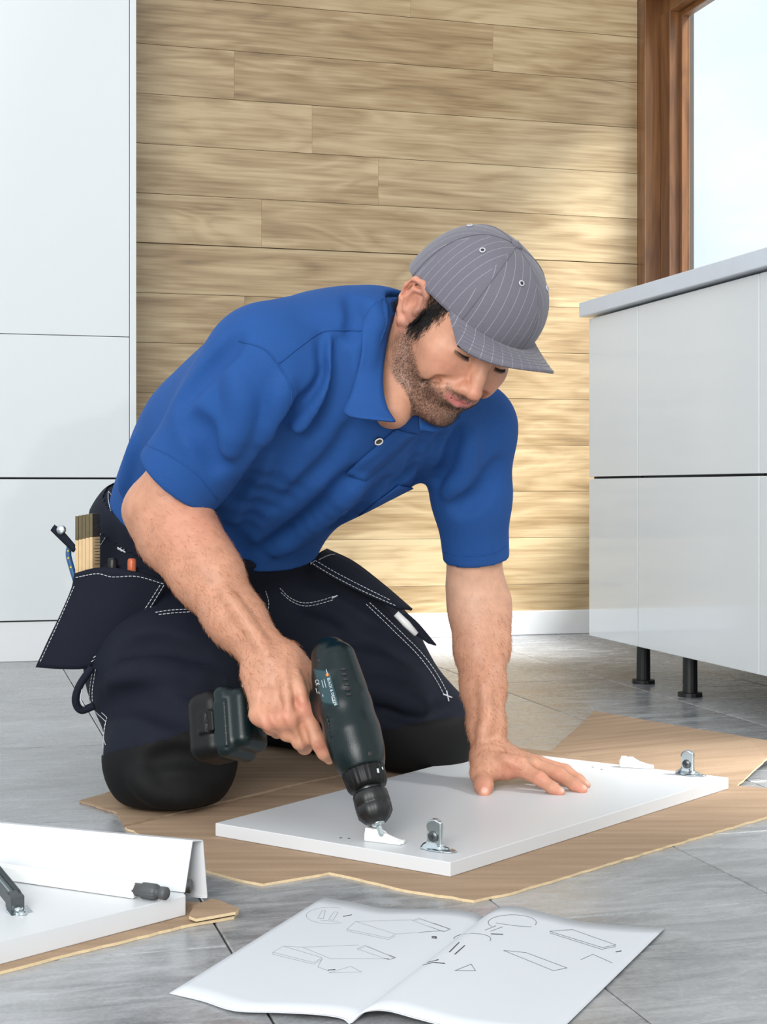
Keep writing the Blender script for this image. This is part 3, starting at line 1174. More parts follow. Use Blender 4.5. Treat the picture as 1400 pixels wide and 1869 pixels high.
def mat_skin():
    m, n, b = new_mat('skin')
    at = N(n, 'ShaderNodeVertexColor', layer_name='tint')
    tcn = N(n, 'ShaderNodeTexCoord')
    n1 = N(n, 'ShaderNodeTexNoise', Scale=55.0, Detail=5.0, Roughness=0.6)
    n.links.new(tcn.outputs['Object'], n1.inputs['Vector'])
    r1 = N(n, 'ShaderNodeMapRange')
    r1.inputs['From Min'].default_value = 0.25
    r1.inputs['From Max'].default_value = 0.75
    r1.inputs['To Min'].default_value = 0.84
    r1.inputs['To Max'].default_value = 1.10
    n.links.new(n1.outputs['Fac'], r1.inputs['Value'])
    mul = N(n, 'ShaderNodeMix', data_type='RGBA', blend_type='MULTIPLY')
    mul.inputs[0].default_value = 1.0
    n.links.new(at.outputs['Color'], mul.inputs[6])
    n.links.new(r1.outputs[0], mul.inputs[7])
    # freckles
    vo = N(n, 'ShaderNodeTexVoronoi', Scale=150.0)
    n.links.new(tcn.outputs['Object'], vo.inputs['Vector'])
    fr = N(n, 'ShaderNodeMapRange')
    fr.inputs['From Min'].default_value = 0.10
    fr.inputs['From Max'].default_value = 0.26
    fr.inputs['To Min'].default_value = 0.22
    fr.inputs['To Max'].default_value = 0.0
    n.links.new(vo.outputs['Distance'], fr.inputs['Value'])
    nm = N(n, 'ShaderNodeTexNoise', Scale=40.0)
    n.links.new(tcn.outputs['Object'], nm.inputs['Vector'])
    gt = N(n, 'ShaderNodeMapRange')
    gt.inputs['From Min'].default_value = 0.52
    gt.inputs['From Max'].default_value = 0.62
    n.links.new(nm.outputs['Fac'], gt.inputs['Value'])
    fm = N(n, 'ShaderNodeMath', operation='MULTIPLY')
    n.links.new(fr.outputs[0], fm.inputs[0])
    n.links.new(gt.outputs[0], fm.inputs[1])
    fx = N(n, 'ShaderNodeMix', data_type='RGBA')
    fx.inputs[7].default_value = lin((150, 96, 70))
    n.links.new(fm.outputs[0], fx.inputs[0])
    n.links.new(mul.outputs[2], fx.inputs[6])
    # stubble speckle
    ns = N(n, 'ShaderNodeTexNoise', Scale=900.0, Detail=2.0)
    n.links.new(tcn.outputs['Object'], ns.inputs['Vector'])
    n2 = N(n, 'ShaderNodeTexNoise', Scale=140.0, Detail=2.0)
    n.links.new(tcn.outputs['Object'], n2.inputs['Vector'])
    s1 = N(n, 'ShaderNodeMapRange')
    s1.inputs['From Min'].default_value = 0.40
    s1.inputs['From Max'].default_value = 0.60
    s1.inputs['To Min'].default_value = 0.30
    s1.inputs['To Max'].default_value = 0.80
    n.links.new(ns.outputs['Fac'], s1.inputs['Value'])
    s2 = N(n, 'ShaderNodeMath', operation='MULTIPLY')
    n.links.new(s1.outputs[0], s2.inputs[0])
    n.links.new(at.outputs['Alpha'], s2.inputs[1])
    bx_ = N(n, 'ShaderNodeMix', data_type='RGBA')
    bx_.inputs[7].default_value = lin((62, 50, 46))
    n.links.new(s2.outputs[0], bx_.inputs[0])
    n.links.new(fx.outputs[2], bx_.inputs[6])
    n.links.new(bx_.outputs[2], b.inputs['Base Color'])
    b.inputs['Roughness'].default_value = 0.48
    b.inputs['Specular IOR Level'].default_value = 0.38
    b.inputs['Subsurface Weight'].default_value = 0.12
    b.inputs['Subsurface Radius'].default_value = (0.010, 0.004, 0.002)
    b.inputs['Subsurface Scale'].default_value = 0.6
    n4 = N(n, 'ShaderNodeTexNoise', Scale=420.0, Detail=3.0)
    n.links.new(tcn.outputs['Object'], n4.inputs['Vector'])
    bp = N(n, 'ShaderNodeBump', Strength=0.22, Distance=0.0012)
    n.links.new(n4.outputs['Fac'], bp.inputs['Height'])
    n.links.new(bp.outputs['Normal'], b.inputs['Normal'])
    return m


man = empty('person', tuple(P(420, 1300, 2.35) * np.array([1, 1, 0])))
man_off = Matrix.Translation(-man.location)


def own(o, parent=None):
    """hang a finished world-space mesh under the man (or one of his parts) without moving it"""
    parent = parent or man
    o.parent = parent
    if parent is man:
        o.matrix_parent_inverse = man_off
    return o


tag(man, 'kneeling man in blue polo shirt, grey cap and navy work trousers leaning over the board', 'person')
body = own(np_mesh('body', bv, bf, mat_skin(), None, tint))
bsurf = Surf(bv, bf)


# ------------------------------------------------------------------ clothes
def mat_cloth(name, col, scale=900.0, rough=0.85, var=0.10, bump=0.25, sheen=0.15):
    m, n, b = new_mat(name)
    tcn = N(n, 'ShaderNodeTexCoord')
    n1 = N(n, 'ShaderNodeTexNoise', Scale=scale, Detail=2.0)
    n.links.new(tcn.outputs['Object'], n1.inputs['Vector'])
    n2 = N(n, 'ShaderNodeTexNoise', Scale=14.0, Detail=5.0)
    n.links.new(tcn.outputs['Object'], n2.inputs['Vector'])
    ad = N(n, 'ShaderNodeMath', operation='ADD')
    n.links.new(n1.outputs['Fac'], ad.inputs[0])
    n.links.new(n2.outputs['Fac'], ad.inputs[1])
    rm = N(n, 'ShaderNodeMapRange')
    rm.inputs['From Min'].default_value = 0.6
    rm.inputs['From Max'].default_value = 1.4
    n.links.new(ad.outputs[0], rm.inputs['Value'])
    c = lin(col)
    mx = N(n, 'ShaderNodeMix', data_type='RGBA')
    mx.inputs[6].default_value = tuple(v * (1 - var) for v in c[:3]) + (1,)
    mx.inputs[7].default_value = tuple(v * (1 + var) for v in c[:3]) + (1,)
    n.links.new(rm.outputs[0], mx.inputs[0])
    n.links.new(mx.outputs[2], b.inputs['Base Color'])
    b.inputs['Roughness'].default_value = rough
    b.inputs['Specular IOR Level'].default_value = 0.2
    b.inputs['Sheen Weight'].default_value = sheen
    b.inputs['Sheen Roughness'].default_value = 0.5
    b.inputs['Sheen Tint'].default_value = tuple(min(1, v * 2.5 + 0.05) for v in c[:3]) + (1,)
    bp = N(n, 'ShaderNodeBump', Strength=bump, Distance=0.0008)
    n.links.new(n1.outputs['Fac'], bp.inputs['Height'])
    n.links.new(bp.outputs['Normal'], b.inputs['Normal'])
    return m


M['shirt'] = mat_cloth('blue_pique', (33, 75, 136), 700.0, 0.8, 0.12, 0.3, 0.1)
M['navy'] = mat_cloth('navy_twill', (22, 26, 38), 900.0, 0.8, 0.15, 0.2, 0.06)
M['knee'] = mat_cloth('black_patch', (17, 17, 18), 900.0, 0.7, 0.15, 0.3, 0.04)
M['thread'] = plain('white_thread', (205, 208, 215), 0.8, noise=0.2, scale=300)
M['hair'] = plain('black_hair', (22, 18, 17), 0.45, noise=0.3, scale=300)
M['stubble'] = plain('stubble_hair', (70, 56, 50), 0.5, noise=0.4, scale=500)
M['arm_hair'] = plain('arm_hair', (178, 120, 82), 0.5, noise=0.3, scale=300)


def shirt_sdf(folds=None):
    s = SDF()
    # sleeves
    s.chain([P(486, 668, 1.995), P(415, 765, 2.012), P(312, 895, 2.045)], [0.070, 0.068, 0.0625], 0.03)
    s.chain([P(856, 782, 2.19), P(860, 900, 2.225), P(871, 1040, 2.262)], [0.058, 0.054, 0.0485], 0.03)
    # hems: bottom, sleeves
    A_, B_, C_ = P(222, 905, 2.37), P(442, 1067, 2.20), P(608, 996, 2.42)
    nn = np.cross(B_ - A_, C_ - A_)
    if nn[2] > 0:
        nn = -nn

    def hem_r(p):
        # beyond the right sleeve's hem: only near that arm
        ax = P(312, 895, 2.045) - P(415, 765, 2.012)
        ax = ax / np.linalg.norm(ax)
        c = P(324, 879, 2.041)
        return np.maximum((p - c.astype(np.float32)) @ ax.astype(np.float32), np.linalg.norm(p - P(330, 900, 2.04).astype(np.float32), axis=1) - 0.125)

    def neg(fn):
        return lambda p: -fn(p)

    def hem_l(p):
        c = P(872, 1021, 2.26).astype(np.float32)
        ax = (P(873, 1060, 2.262) - P(868, 1000, 2.255))
        ax = (ax / np.linalg.norm(ax)).astype(np.float32)
        return (p - c) @ ax

    def sub_right(p):       # negative inside the removed region
        return neg(hem_r)(p)

    def half(axis_a, axis_b, c, centre, rad):
        ax = (axis_b - axis_a) / np.linalg.norm(axis_b - axis_a)
        ax, c, centre = ax.astype(np.float32), c.astype(np.float32), centre.astype(np.float32)

        def fn(p):
            return np.maximum(-((p - c) @ ax), np.linalg.norm(p - centre, axis=1) - rad)
        return fn
    s.custom(half(P(415, 765, 2.012), P(312, 895, 2.045), P(324, 879, 2.041), P(300, 915, 2.05), 0.105), 0.004, 'sub')
    s.custom(half(P(868, 990, 2.25), P(873, 1060, 2.262), P(872, 1021, 2.26), P(873, 1075, 2.27), 0.115), 0.004, 'sub')
    # hollow of the sleeves, then the trunk, folds, bottom hem and neck opening
    s.chain([P(345, 853, 2.033), P(250, 975, 2.07)], [0.054, 0.0560], 0.002, 'sub')
    s.chain([P(867, 985, 2.25), P(876, 1130, 2.28)], [0.0435, 0.0440], 0.002, 'sub')
    st = [(382, 1050, 2.36), (394, 960, 2.33), (430, 885, 2.285), (480, 815, 2.22), (580, 750, 2.15), (645, 700, 2.11)]
    s.chain([P(*q) for q in st], [0.156, 0.152, 0.157, 0.172, 0.182, 0.150], 0.05, squash=(F_AX, 0.72))
    # shoulder yoke
    s.chain([P(645, 690, 2.10), P(486, 668, 1.995)], [0.098, 0.070], 0.05)
    s.chain([P(660, 700, 2.11), P(858, 782, 2.19)], [0.095, 0.058], 0.05)
    s.cone(P(600, 660, 2.13), P(690, 640, 2.11), 0.085, 0.070, 0.05)
    if folds:
        for pts, r, off, k, op in folds:
            s.chain(pts, [r] * len(pts), k, op)
    s.plane(B_, nn, 0.004)
    s.chain([P(756, 570, 2.04), P(744, 650, 2.0), P(740, 712, 1.97)], [0.044, 0.042, 0.040], 0.006, 'sub')
    s.chain([HL(0, -0.030, -0.05), P(708, 668, 2.07)], [0.074, 0.071], 0.008, 'sub')
    s.chain([P(716, 735, 1.99), P(722, 775, 1.935)], [0.024, 0.008], 0.006, 'sub')
    return s


def fold_prims(surf, specs):
    out = []
    for uv, r, off, k, op in specs:
        off = off - 0.0022 if op == 'sub' else off + 0.0012
        pts = []
        for a, b in catmull([(a, b, 0) for a, b in uv], 3)[:, :2]:
            h = surf.hit(a, b)
            if h[0] is None:
                continue
            n_ = h[1] if h[1].y < 0 else -h[1]
            pts.append(np.array(h[0] + n_ * off))
        # break the line where the surface jumps
        run = []
        for p in pts:
            if run and np.linalg.norm(p - run[-1]) > 0.06:
                if len(run) > 1:
                    out.append((run, r, off, k, op))
                run = []
            run.append(p)
        if len(run) > 1:
            out.append((run, r, off, k, op))
    return out


SB = ((-0.50, 1.82, 0.24), (0.30, 2.56, 0.78))
sv, sf = shirt_sdf().mesh(*SB, 0.006)
s0 = Surf(sv, sf)
V_, R_ = 'sub', 'add'
shirt_folds = [
    # valley / ridge lines followed on the cloth
    ([(433, 622), (400, 660), (364, 695), (330, 735)], 0.006, 0.004, 0.020, V_),
    ([(531, 745), (509, 812), (470, 862), (430, 915)], 0.008, 0.004, 0.022, V_),
    ([(520, 700), (508, 745), (480, 800)], 0.005, -0.002, 0.022, R_),
    ([(592, 620), (596, 690), (560, 735), (514, 775)], 0.005, 0.0035, 0.018, V_),
    ([(606, 625), (612, 690), (575, 750), (530, 805)], 0.004, -0.0015, 0.020, R_),
    ([(620, 625), (622, 690), (595, 750), (560, 800)], 0.005, 0.0035, 0.018, V_),
    ([(650, 770), (610, 830), (560, 880), (500, 930)], 0.004, 0.003, 0.020, V_),
    ([(645, 862), (600, 910), (560, 945), (505, 985), (450, 1030)], 0.006, 0.0035, 0.022, V_),
    ([(660, 880), (610, 930), (560, 968), (510, 1005)], 0.006, -0.002, 0.024, R_),
    ([(540, 800), (515, 860), (470, 930), (440, 990)], 0.006, 0.004, 0.022, V_),
    ([(700, 880), (655, 930), (600, 968)], 0.005, 0.0035, 0.018, V_),
    ([(772, 800), (752, 860), (728, 880)], 0.005, 0.0035, 0.018, V_),
    ([(800, 800), (782, 850), (765, 880)], 0.005, 0.0035, 0.016, V_),
    ([(838, 790), (825, 840), (800, 880)], 0.006, 0.0035, 0.020, V_),
    ([(860, 800), (850, 860), (820, 900)], 0.006, -0.002, 0.022, R_),
    ([(905, 850), (880, 900), (840, 930)], 0.006, 0.004, 0.022, V_),
    ([(640, 545), (648, 580), (640, 615)], 0.004, 0.003, 0.016, V_),
    ([(665, 550), (672, 575)], 0.004, 0.003, 0.014, V_),
    ([(345, 770), (375, 800), (395, 850)], 0.007, 0.005, 0.026, V_),
    ([(430, 690), (440, 750), (420, 820)], 0.006, -0.002, 0.026, R_),
    ([(250, 805), (238, 850), (226, 890)], 0.005, -0.001, 0.018, R_),
    ([(400, 960), (440, 1000), (455, 1040)], 0.006, 0.004, 0.022, V_),
]
sv, sf = shirt_sdf(fold_prims(s0, shirt_folds)).mesh(*SB, 0.0032)
sv = relax(sv, sf, 2, 0.5)
shirt = own(np_mesh('polo_shirt', sv, sf, M['shirt']))
ssurf = Surf(sv, sf)
shirt['label'] = 'royal blue short-sleeved polo shirt'


def strip(name, uvs, surf, r, mat, parent, off=0.0, n_=6, seg=5):
    """thin cord lying on a surface (seams, hems)"""
    pts = surf.path(uvs, off, n_)
    keep = [pts[0]]
    for p in pts[1:]:
        if np.linalg.norm(p - keep[-1]) < 0.05:
            keep.append(p)
    return from_vf(name, *tube_vf(keep, r, seg), mat, parent)


def stitch(name, lines, surf, mat, parent, off=0.0008, r=0.00055, dash=0.0042, gap=0.0016, double=0.0, dflt=None):
    """white thread: short dashes along lines on a surface, one mesh for one seam family"""
    vf = VF()
    for uv in lines:
        pts = surf.path(uv, off, 6, False, dflt)
        seg = np.linalg.norm(np.diff(pts, axis=0), axis=1)
        pts = pts[np.concatenate([[True], seg < 0.06])]
        if len(pts) < 2:
            continue
        seg = np.linalg.norm(np.diff(pts, axis=0), axis=1)
        cum = np.concatenate([[0], np.cumsum(seg)])
        t = 0.0
        while t + dash < cum[-1]:
            a = np.array([np.interp(t, cum, pts[:, i]) for i in range(3)])
            b = np.array([np.interp(t + dash, cum, pts[:, i]) for i in range(3)])
            vf.add(tube_vf([a, b], r, 5))
            t += dash + gap
    return tag(vf.build(name, mat, parent), kind='stuff')


def ribbon(name, rows, mat, parent, thick=0.002, up=None, smooth=True):
    """cloth sheet from rows of points, given real thickness"""
    rows = np.array(rows, float)
    nr, nc = rows.shape[:2]
    du = np.gradient(rows, axis=1)
    dv = np.gradient(rows, axis=0)
    nn = np.cross(du, dv)
    nn /= np.linalg.norm(nn, axis=2, keepdims=True) + 1e-12
    if (nn[..., 1].mean() > 0):
        nn = -nn
    a = rows + nn * thick * 0.5
    b = rows - nn * thick * 0.5
    V = np.vstack([a.reshape(-1, 3), b.reshape(-1, 3)])
    o = nr * nc
    F = []
    for i in range(nr - 1):
        for j in range(nc - 1):
            q = (i * nc + j, i * nc + j + 1, (i + 1) * nc + j + 1, (i + 1) * nc + j)
            F.append(q)
            F.append(tuple(o + x_ for x_ in q[::-1]))
    bd = [(0, j) for j in range(nc)] + [(i, nc - 1) for i in range(1, nr)] + [(nr - 1, j) for j in range(nc - 2, -1, -1)] + [(i, 0) for i in range(nr - 2, 0, -1)]
    for (i, j), (k_, l_) in zip(bd, bd[1:] + bd[:1]):
        p, q = i * nc + j, k_ * nc + l_
        F.append((p, o + p, o + q, q))
    return from_vf(name, V, F, mat, parent, smooth, recalc=True)


def loft_rails(ra, rb, bulge=0.0, m_=6, n_=8, bdir=(0, -1, 0.3)):
    """grid between two rails with a bulge in the middle"""
    A = catmull(ra, n_)
    Bc = catmull(rb, n_)
    t = np.linspace(0, 1, m_)[:, None, None]
    g = A[None] * (1 - t) + Bc[None] * t
    bd = np.array(bdir, float) / np.linalg.norm(bdir)
    g = g + bd * (bulge * np.sin(np.pi * t))
    return g


# collar: right leaf, left leaf, placket, button, seams
def near_pt(u, v, off, first=None):
    hs = [x_ for x_ in (ssurf.hit(u, v), bsurf.hit(u, v)) if x_[0] is not None]
    h = min(hs, key=lambda q: (q[0] - CAM0).length)
    return np.array(h[0]) + np.array([0, -off, off * 0.3])


col_in = [P(738, 546, 2.055), P(716, 585, 2.018), P(703, 640, 1.990), P(698, 700, 1.965), P(706, 742, 1.945), P(721, 770, 1.930)]
col_out = [P(690, 545, 2.070), P(664, 586, 2.010), P(659, 650, 1.972), P(642, 718, 1.945), P(632, 757, 1.930), P(716, 770, 1.917)]


def push_out(pts, off, surfs=None):
    """bring points to at least off in front of the shirt and neck along the line of sight"""
    out = []
    for p in pts:
        d = (Vector(p) - CAM0)
        best = d.length
        for sf_ in (surfs or (ssurf, bsurf)):
            h = sf_.t.ray_cast(CAM0, d.normalized())
            if h[0] is not None and (h[0] - CAM0).length - off < best:
                best = (h[0] - CAM0).length - off
        out.append(np.array(CAM0 + d.normalized() * best))
    return np.array(out)


g = loft_rails(col_in, col_out, 0.004, 8, 8)
g = np.array([np.vstack([push_out(r_[:14], 0.004, (ssurf,)), push_out(r_[14:], 0.004)]) for r_ in g])
for _ in range(3):
    g[1:-1, 1:-1] = 0.5 * g[1:-1, 1:-1] + 0.125 * (g[:-2, 1:-1] + g[2:, 1:-1] + g[1:-1, :-2] + g[1:-1, 2:])
collar = ribbon('collar', g, M['shirt'], shirt, 0.003)
cl_in = [P(762, 742, 2.03), P(795, 735, 2.05), P(842, 725, 2.08)]
cl_out = [P(766, 785, 2.02), P(800, 787, 2.03), P(840, 768, 2.05)]
g = loft_rails(cl_in, cl_out, 0.002, 6, 8)
g = np.array([push_out(r_, 0.003, (ssurf,)) for r_ in g])
ribbon('collar', g, M['shirt'], shirt, 0.003)
# front placket: the button side underneath, the buttonhole side on top
pl_a = [P(722, 772, 1.9), P(757, 790, 1.9), P(700, 832, 1.9), P(640, 866, 1.9)]
g = np.array([[ssurf.snap(u, v, 0.0022)[0] for u, v in zip(np.linspace(a0, a1, 14), np.linspace(b0, b1, 14))]
              for (a0, b0), (a1, b1) in zip([(722, 782), (734, 786), (746, 789), (759, 791)], [(630, 862), (641, 868), (653, 873), (666, 877)])])
ribbon('placket', g, M['shirt'], shirt, 0.0022)
bp_, bn_ = ssurf.snap(690, 803, 0.001)
btn = VF()
btn.add(lathe_vf(bp_, bp_ + bn_ * 0.0028, [(0, 0.0056), (0.7, 0.0058), (1.0, 0.0050)], 20))
bo = btn.build('button', plain('button_horn', (58, 46, 42), 0.3), shirt)
rv = catmull([bp_ + bn_ * 0.0028 + 0.0052 * (math.cos(a) * frame_from(bn_)[0] + math.sin(a) * frame_from(bn_)[1]) for a in np.linspace(0, 2 * math.pi, 16, endpoint=False)], 1, True)
from_vf('button_rim', *tube_vf(rv, 0.0010, 6, False, True), M['white_plastic'], bo)
for uvs in ([(436, 622), (481, 636), (509, 667), (530, 706), (531, 745)], [(509, 663), (548, 632), (587, 606), (630, 603), (660, 604)]):
    strip('seam', uvs, ssurf, 0.0012, M['shirt'], shirt, 0.0004)
for uvs in ([(268, 812), (312, 832), (358, 864), (397, 912)], [(811, 1008), (850, 1015), (900, 1009), (927, 992)]):
    strip('seam', uvs, ssurf, 0.0009, M['shirt'], shirt, 0.0002)
# chest pocket
pk = []
for t in np.linspace(0, 1, 10):
    a = np.array([726, 884]) * (1 - t) + np.array([752, 888]) * t
    b = np.array([655, 940]) * (1 - t) + np.array([706, 914]) * t
    pk.append([ssurf.snap(*(a * (1 - q) + b * q), 0.0030 - 0.002 * q)[0] for q in np.linspace(0, 1, 8)])
ribbon('chest_pocket', pk, M['shirt'], shirt, 0.002)


# ------------------------------------------------------------------ trousers
def trouser_sdf(folds=None):
    s = SDF()
    # waist and pelvis
    s.chain([P(405, 930, 2.30), P(352, 990, 2.365), P(345, 1050, 2.42)], [0.148, 0.155, 0.150], 0.05, squash=(F_AX, 0.74))
    s.ell(P(312, 1062, 2.46), (0.125, 0.12, 0.115), 0.06)
    # right leg
    s.chain([P(285, 1085, 2.36), P(300, 1215, 2.22), P(312, 1352, 2.115)], [0.112, 0.104, 0.086], 0.05)
    s.chain([P(308, 1380, 2.115), P(300, 1350, 2.35), P(300, 1315, 2.55)], [0.078, 0.072, 0.058], 0.03)
    s.ell(P(312, 1400, 2.095), (0.082, 0.07, 0.066), 0.03)
    # left leg
    s.chain([P(450, 1090, 2.46), P(630, 1195, 2.43), P(765, 1330, 2.385)], [0.112, 0.108, 0.082], 0.05)
    s.chain([P(765, 1335, 2.385), P(630, 1322, 2.52), P(500, 1312, 2.62)], [0.074, 0.068, 0.056], 0.03)
    s.ell(P(470, 1318, 2.66), (0.085, 0.05, 0.045), 0.03)
    s.ell(P(770, 1345, 2.375), (0.078, 0.07, 0.064), 0.03)
    # seat between the legs
    s.ell(P(420, 1110, 2.45), (0.12, 0.10, 0.085), 0.05)
    if folds:
        for pts, r, off, k, op in folds:
            s.chain(pts, [r] * len(pts), k, op)
    s.plane((0, 0, 0.0065), (0, 0, -1), 0.012)
    # waist opening is cut just above the belt line
    A_, B_, C_ = P(214, 868, 2.37), P(442, 1040, 2.20), P(608, 985, 2.42)
    nn = np.cross(B_ - A_, C_ - A_)
    if nn[2] < 0:
        nn = -nn
    s.plane(A_, nn, 0.006)
    return s


TB = ((-0.60, 1.95, -0.01), (0.22, 2.90, 0.50))
tv, tf = trouser_sdf().mesh(*TB, 0.007)
t0 = Surf(tv, tf)
tr_folds = [
    ([(230, 1190), (290, 1180), (370, 1200)], 0.007, 0.004, 0.026, V_),
    ([(210, 1240), (290, 1225), (400, 1250)], 0.008, -0.002, 0.028, R_),
    ([(190, 1290), (250, 1280), (330, 1310)], 0.007, 0.005, 0.026, V_),
    ([(440, 1120), (470, 1180), (460, 1240)], 0.010, 0.004, 0.03, V_),
    ([(700, 1290), (760, 1300), (830, 1290)], 0.006, 0.004, 0.022, V_),
    ([(640, 1160), (700, 1170), (760, 1200)], 0.007, 0.004, 0.026, V_),
    ([(650, 1250), (710, 1265), (770, 1290)], 0.007, -0.002, 0.026, R_),
    ([(280, 1390), (330, 1380), (400, 1400)], 0.006, 0.004, 0.022, V_),
    ([(250, 1420), (290, 1450), (360, 1455)], 0.006, -0.002, 0.022, R_),
    ([(560, 1100), (600, 1110), (650, 1140)], 0.006, 0.004, 0.022, V_),
]
tv, tf = trouser_sdf(fold_prims(t0, tr_folds)).mesh(*TB, 0.0042)
tv = relax(tv, tf, 2, 0.5)
trousers = own(np_mesh('work_trousers', tv, tf, M['navy']))
trousers['label'] = 'navy work trousers with white stitching'
tsurf = Surf(tv, tf)


def uv_of(p):
    return CX + FPX * p[:, 0] / p[:, 1], CY - FPX * (p[:, 2] - CAMH) / p[:, 1]


def patch(name, verts, F, mask_v, off, mat, parent):
    """a piece of cloth sewn onto a surface: copies the faces of that area and lifts them"""
    fm = mask_v[F].all(1)
    f = F[fm]
    ids = np.unique(f)
    mp_ = -np.ones(len(verts), int)
    mp_[ids] = np.arange(len(ids))
    f = mp_[f]
    # vertex normals
    v = verts[ids]
    fn_ = np.cross(v[f[:, 2]] - v[f[:, 0]], v[f[:, 3]] - v[f[:, 1]])
    vn = np.zeros_like(v)
    for i in range(4):
        np.add.at(vn, f[:, i], fn_)
    vn /= np.linalg.norm(vn, axis=1, keepdims=True) + 1e-12
    return np_mesh(name, np.asarray(v + vn * off), f, mat, parent)


uu, vv = uv_of(tv)
lim_r = np.interp(uu, [150, 205, 280, 355, 430, 470], [1392, 1370, 1352, 1330, 1322, 1330])
mr = (vv > lim_r) & (tv[:, 1] < 2.20) & (uu < 470)
lim_l = np.interp(uu, [640, 690, 770, 860], [1345, 1332, 1318, 1304])
ml = (vv > lim_l) & (tv[:, 1] < 2.46) & (uu > 560)
patch('knee_patch', tv, tf, mr, 0.0022, M['knee'], trousers)
patch('knee_patch', tv, tf, ml, 0.0022, M['knee'], trousers)
# waistband
A_, B_, C_ = P(214, 868, 2.37), P(442, 1040, 2.20), P(608, 985, 2.42)
nb_ = np.cross(B_ - A_, C_ - A_)
nb_ /= np.linalg.norm(nb_)
if nb_[2] < 0:
    nb_ = -nb_
dist = (tv - A_) @ nb_
patch('waistband', tv, tf, (dist > -0.040) & (dist < -0.001), 0.0025, M['navy'], trousers)


# ------------------------------------------------------------------ cap
def mat_cap():
    m, n, b = new_mat('cap_pinstripe')
    tcn = N(n, 'ShaderNodeTexCoord')
    sp = N(n, 'ShaderNodeSeparateXYZ')
    n.links.new(tcn.outputs['UV'], sp.inputs[0])
    md = N(n, 'ShaderNodeMath', operation='PINGPONG')
    md.inputs[1].default_value = 0.5
    n.links.new(sp.outputs[0], md.inputs[0])
    st = N(n, 'ShaderNodeMapRange')
    st.inputs['From Min'].default_value = 0.462
    st.inputs['From Max'].default_value = 0.492
    n.links.new(md.outputs[0], st.inputs['Value'])
    nn = N(n, 'ShaderNodeTexNoise', Scale=900.0, Detail=2.0)
    n.links.new(tcn.outputs['Object'], nn.inputs['Vector'])
    ml_ = N(n, 'ShaderNodeMath', operation='MULTIPLY')
    n.links.new(st.outputs[0], ml_.inputs[0])
    n.links.new(nn.outputs['Fac'], ml_.inputs[1])
    c1 = N(n, 'ShaderNodeMix', data_type='RGBA')
    c1.inputs[6].default_value = lin((92, 89, 99))
    c1.inputs[7].default_value = lin((114, 111, 121))
    n.links.new(nn.outputs['Fac'], c1.inputs[0])
    mx = N(n, 'ShaderNodeMix', data_type='RGBA')
    n.links.new(ml_.outputs[0], mx.inputs[0])
    n.links.new(c1.outputs[2], mx.inputs[6])
    mx.inputs[7].default_value = lin((182, 181, 190))
    n.links.new(mx.outputs[2], b.inputs['Base Color'])
    b.inputs['Roughness'].default_value = 0.75
    b.inputs['Sheen Weight'].default_value = 0.2
    b.inputs['Specular IOR Level'].default_value = 0.25
    bp = N(n, 'ShaderNodeBump', Strength=0.2, Distance=0.0008)
    n.links.new(nn.outputs['Fac'], bp.inputs['Height'])
    n.links.new(bp.outputs['Normal'], b.inputs['Normal'])
    return m


M['cap'] = mat_cap()
cap = own(empty('cap', (0, 0, 0)))
cap['label'] = 'grey pinstriped baseball cap'
CAPC = np.array([0, -0.012])
AXX, AYY, HTOP = 0.0865, 0.1070, 0.1300


CPSI = math.radians(18)


def HC(x, y, z):
    """cap axes: turned a little on the head"""
    y0 = y - CAPC[1]
    return HL(x * math.cos(CPSI) - y0 * math.sin(CPSI), CAPC[1] + x * math.sin(CPSI) + y0 * math.cos(CPSI), z - 0.004)


def rim_z(th):
    c = np.cos(th)
    return 0.026 + 0.009 * np.maximum(c, 0) - 0.020 * np.maximum(-c, 0)


def crown_pt(th, t, off=0.0):
    """th from the front (0) round his right side; t 0 at the rim, 1 at the button"""
    a = t * math.pi / 2
    r = math.cos(a) ** 0.80
    hz = math.sin(a) ** 0.95
    flat = 1.0 + 0.035 * math.sin(2 * a) * max(math.cos(th), 0)
    seam = 1.0 - 0.006 * math.exp(-((((th / (math.pi / 3)) + 0.0) % 1.0 - 0.5) / 0.5) ** 2 * 0 - (min(((th / (math.pi / 3)) % 1.0), 1 - ((th / (math.pi / 3)) % 1.0)) / 0.03) ** 2) * (1 if t < 0.99 else 0)
    k = (1 + off / 0.09) * flat * seam
    zr = float(rim_z(th))
    return HC(CAPC[0] + AXX * r * math.sin(th) * k, CAPC[1] + AYY * r * math.cos(th) * k, zr + (HTOP - zr) * hz * (1 + off / 0.13))


NT, NR = 168, 36
V, F, UV = [], [], []
for i in range(NR):
    t = i / (NR - 1) * 0.985
    for j in range(NT):
        th = 2 * math.pi * j / NT
        V.append(crown_pt(th, t))
for i in range(NR - 1):
    for j in range(NT):
        F.append((i * NT + j, i * NT + (j + 1) % NT, (i + 1) * NT + (j + 1) % NT, (i + 1) * NT + j))
F.append(tuple((NR - 1) * NT + j for j in range(NT)))
# inner sweatband edge: fold the rim inwards
o0 = len(V)
for j in range(NT):
    th = 2 * math.pi * j / NT
    V.append(crown_pt(th, 0.0, -0.004))
for j in range(NT):
    F.append((o0 + j, o0 + (j + 1) % NT, (j + 1) % NT, j))
o1 = len(V)
for j in range(NT):
    th = 2 * math.pi * j / NT
    V.append(crown_pt(th, 0.16, -0.004))
for j in range(NT):
    F.append((o1 + j, o1 + (j + 1) % NT, o0 + (j + 1) % NT, o0 + j))


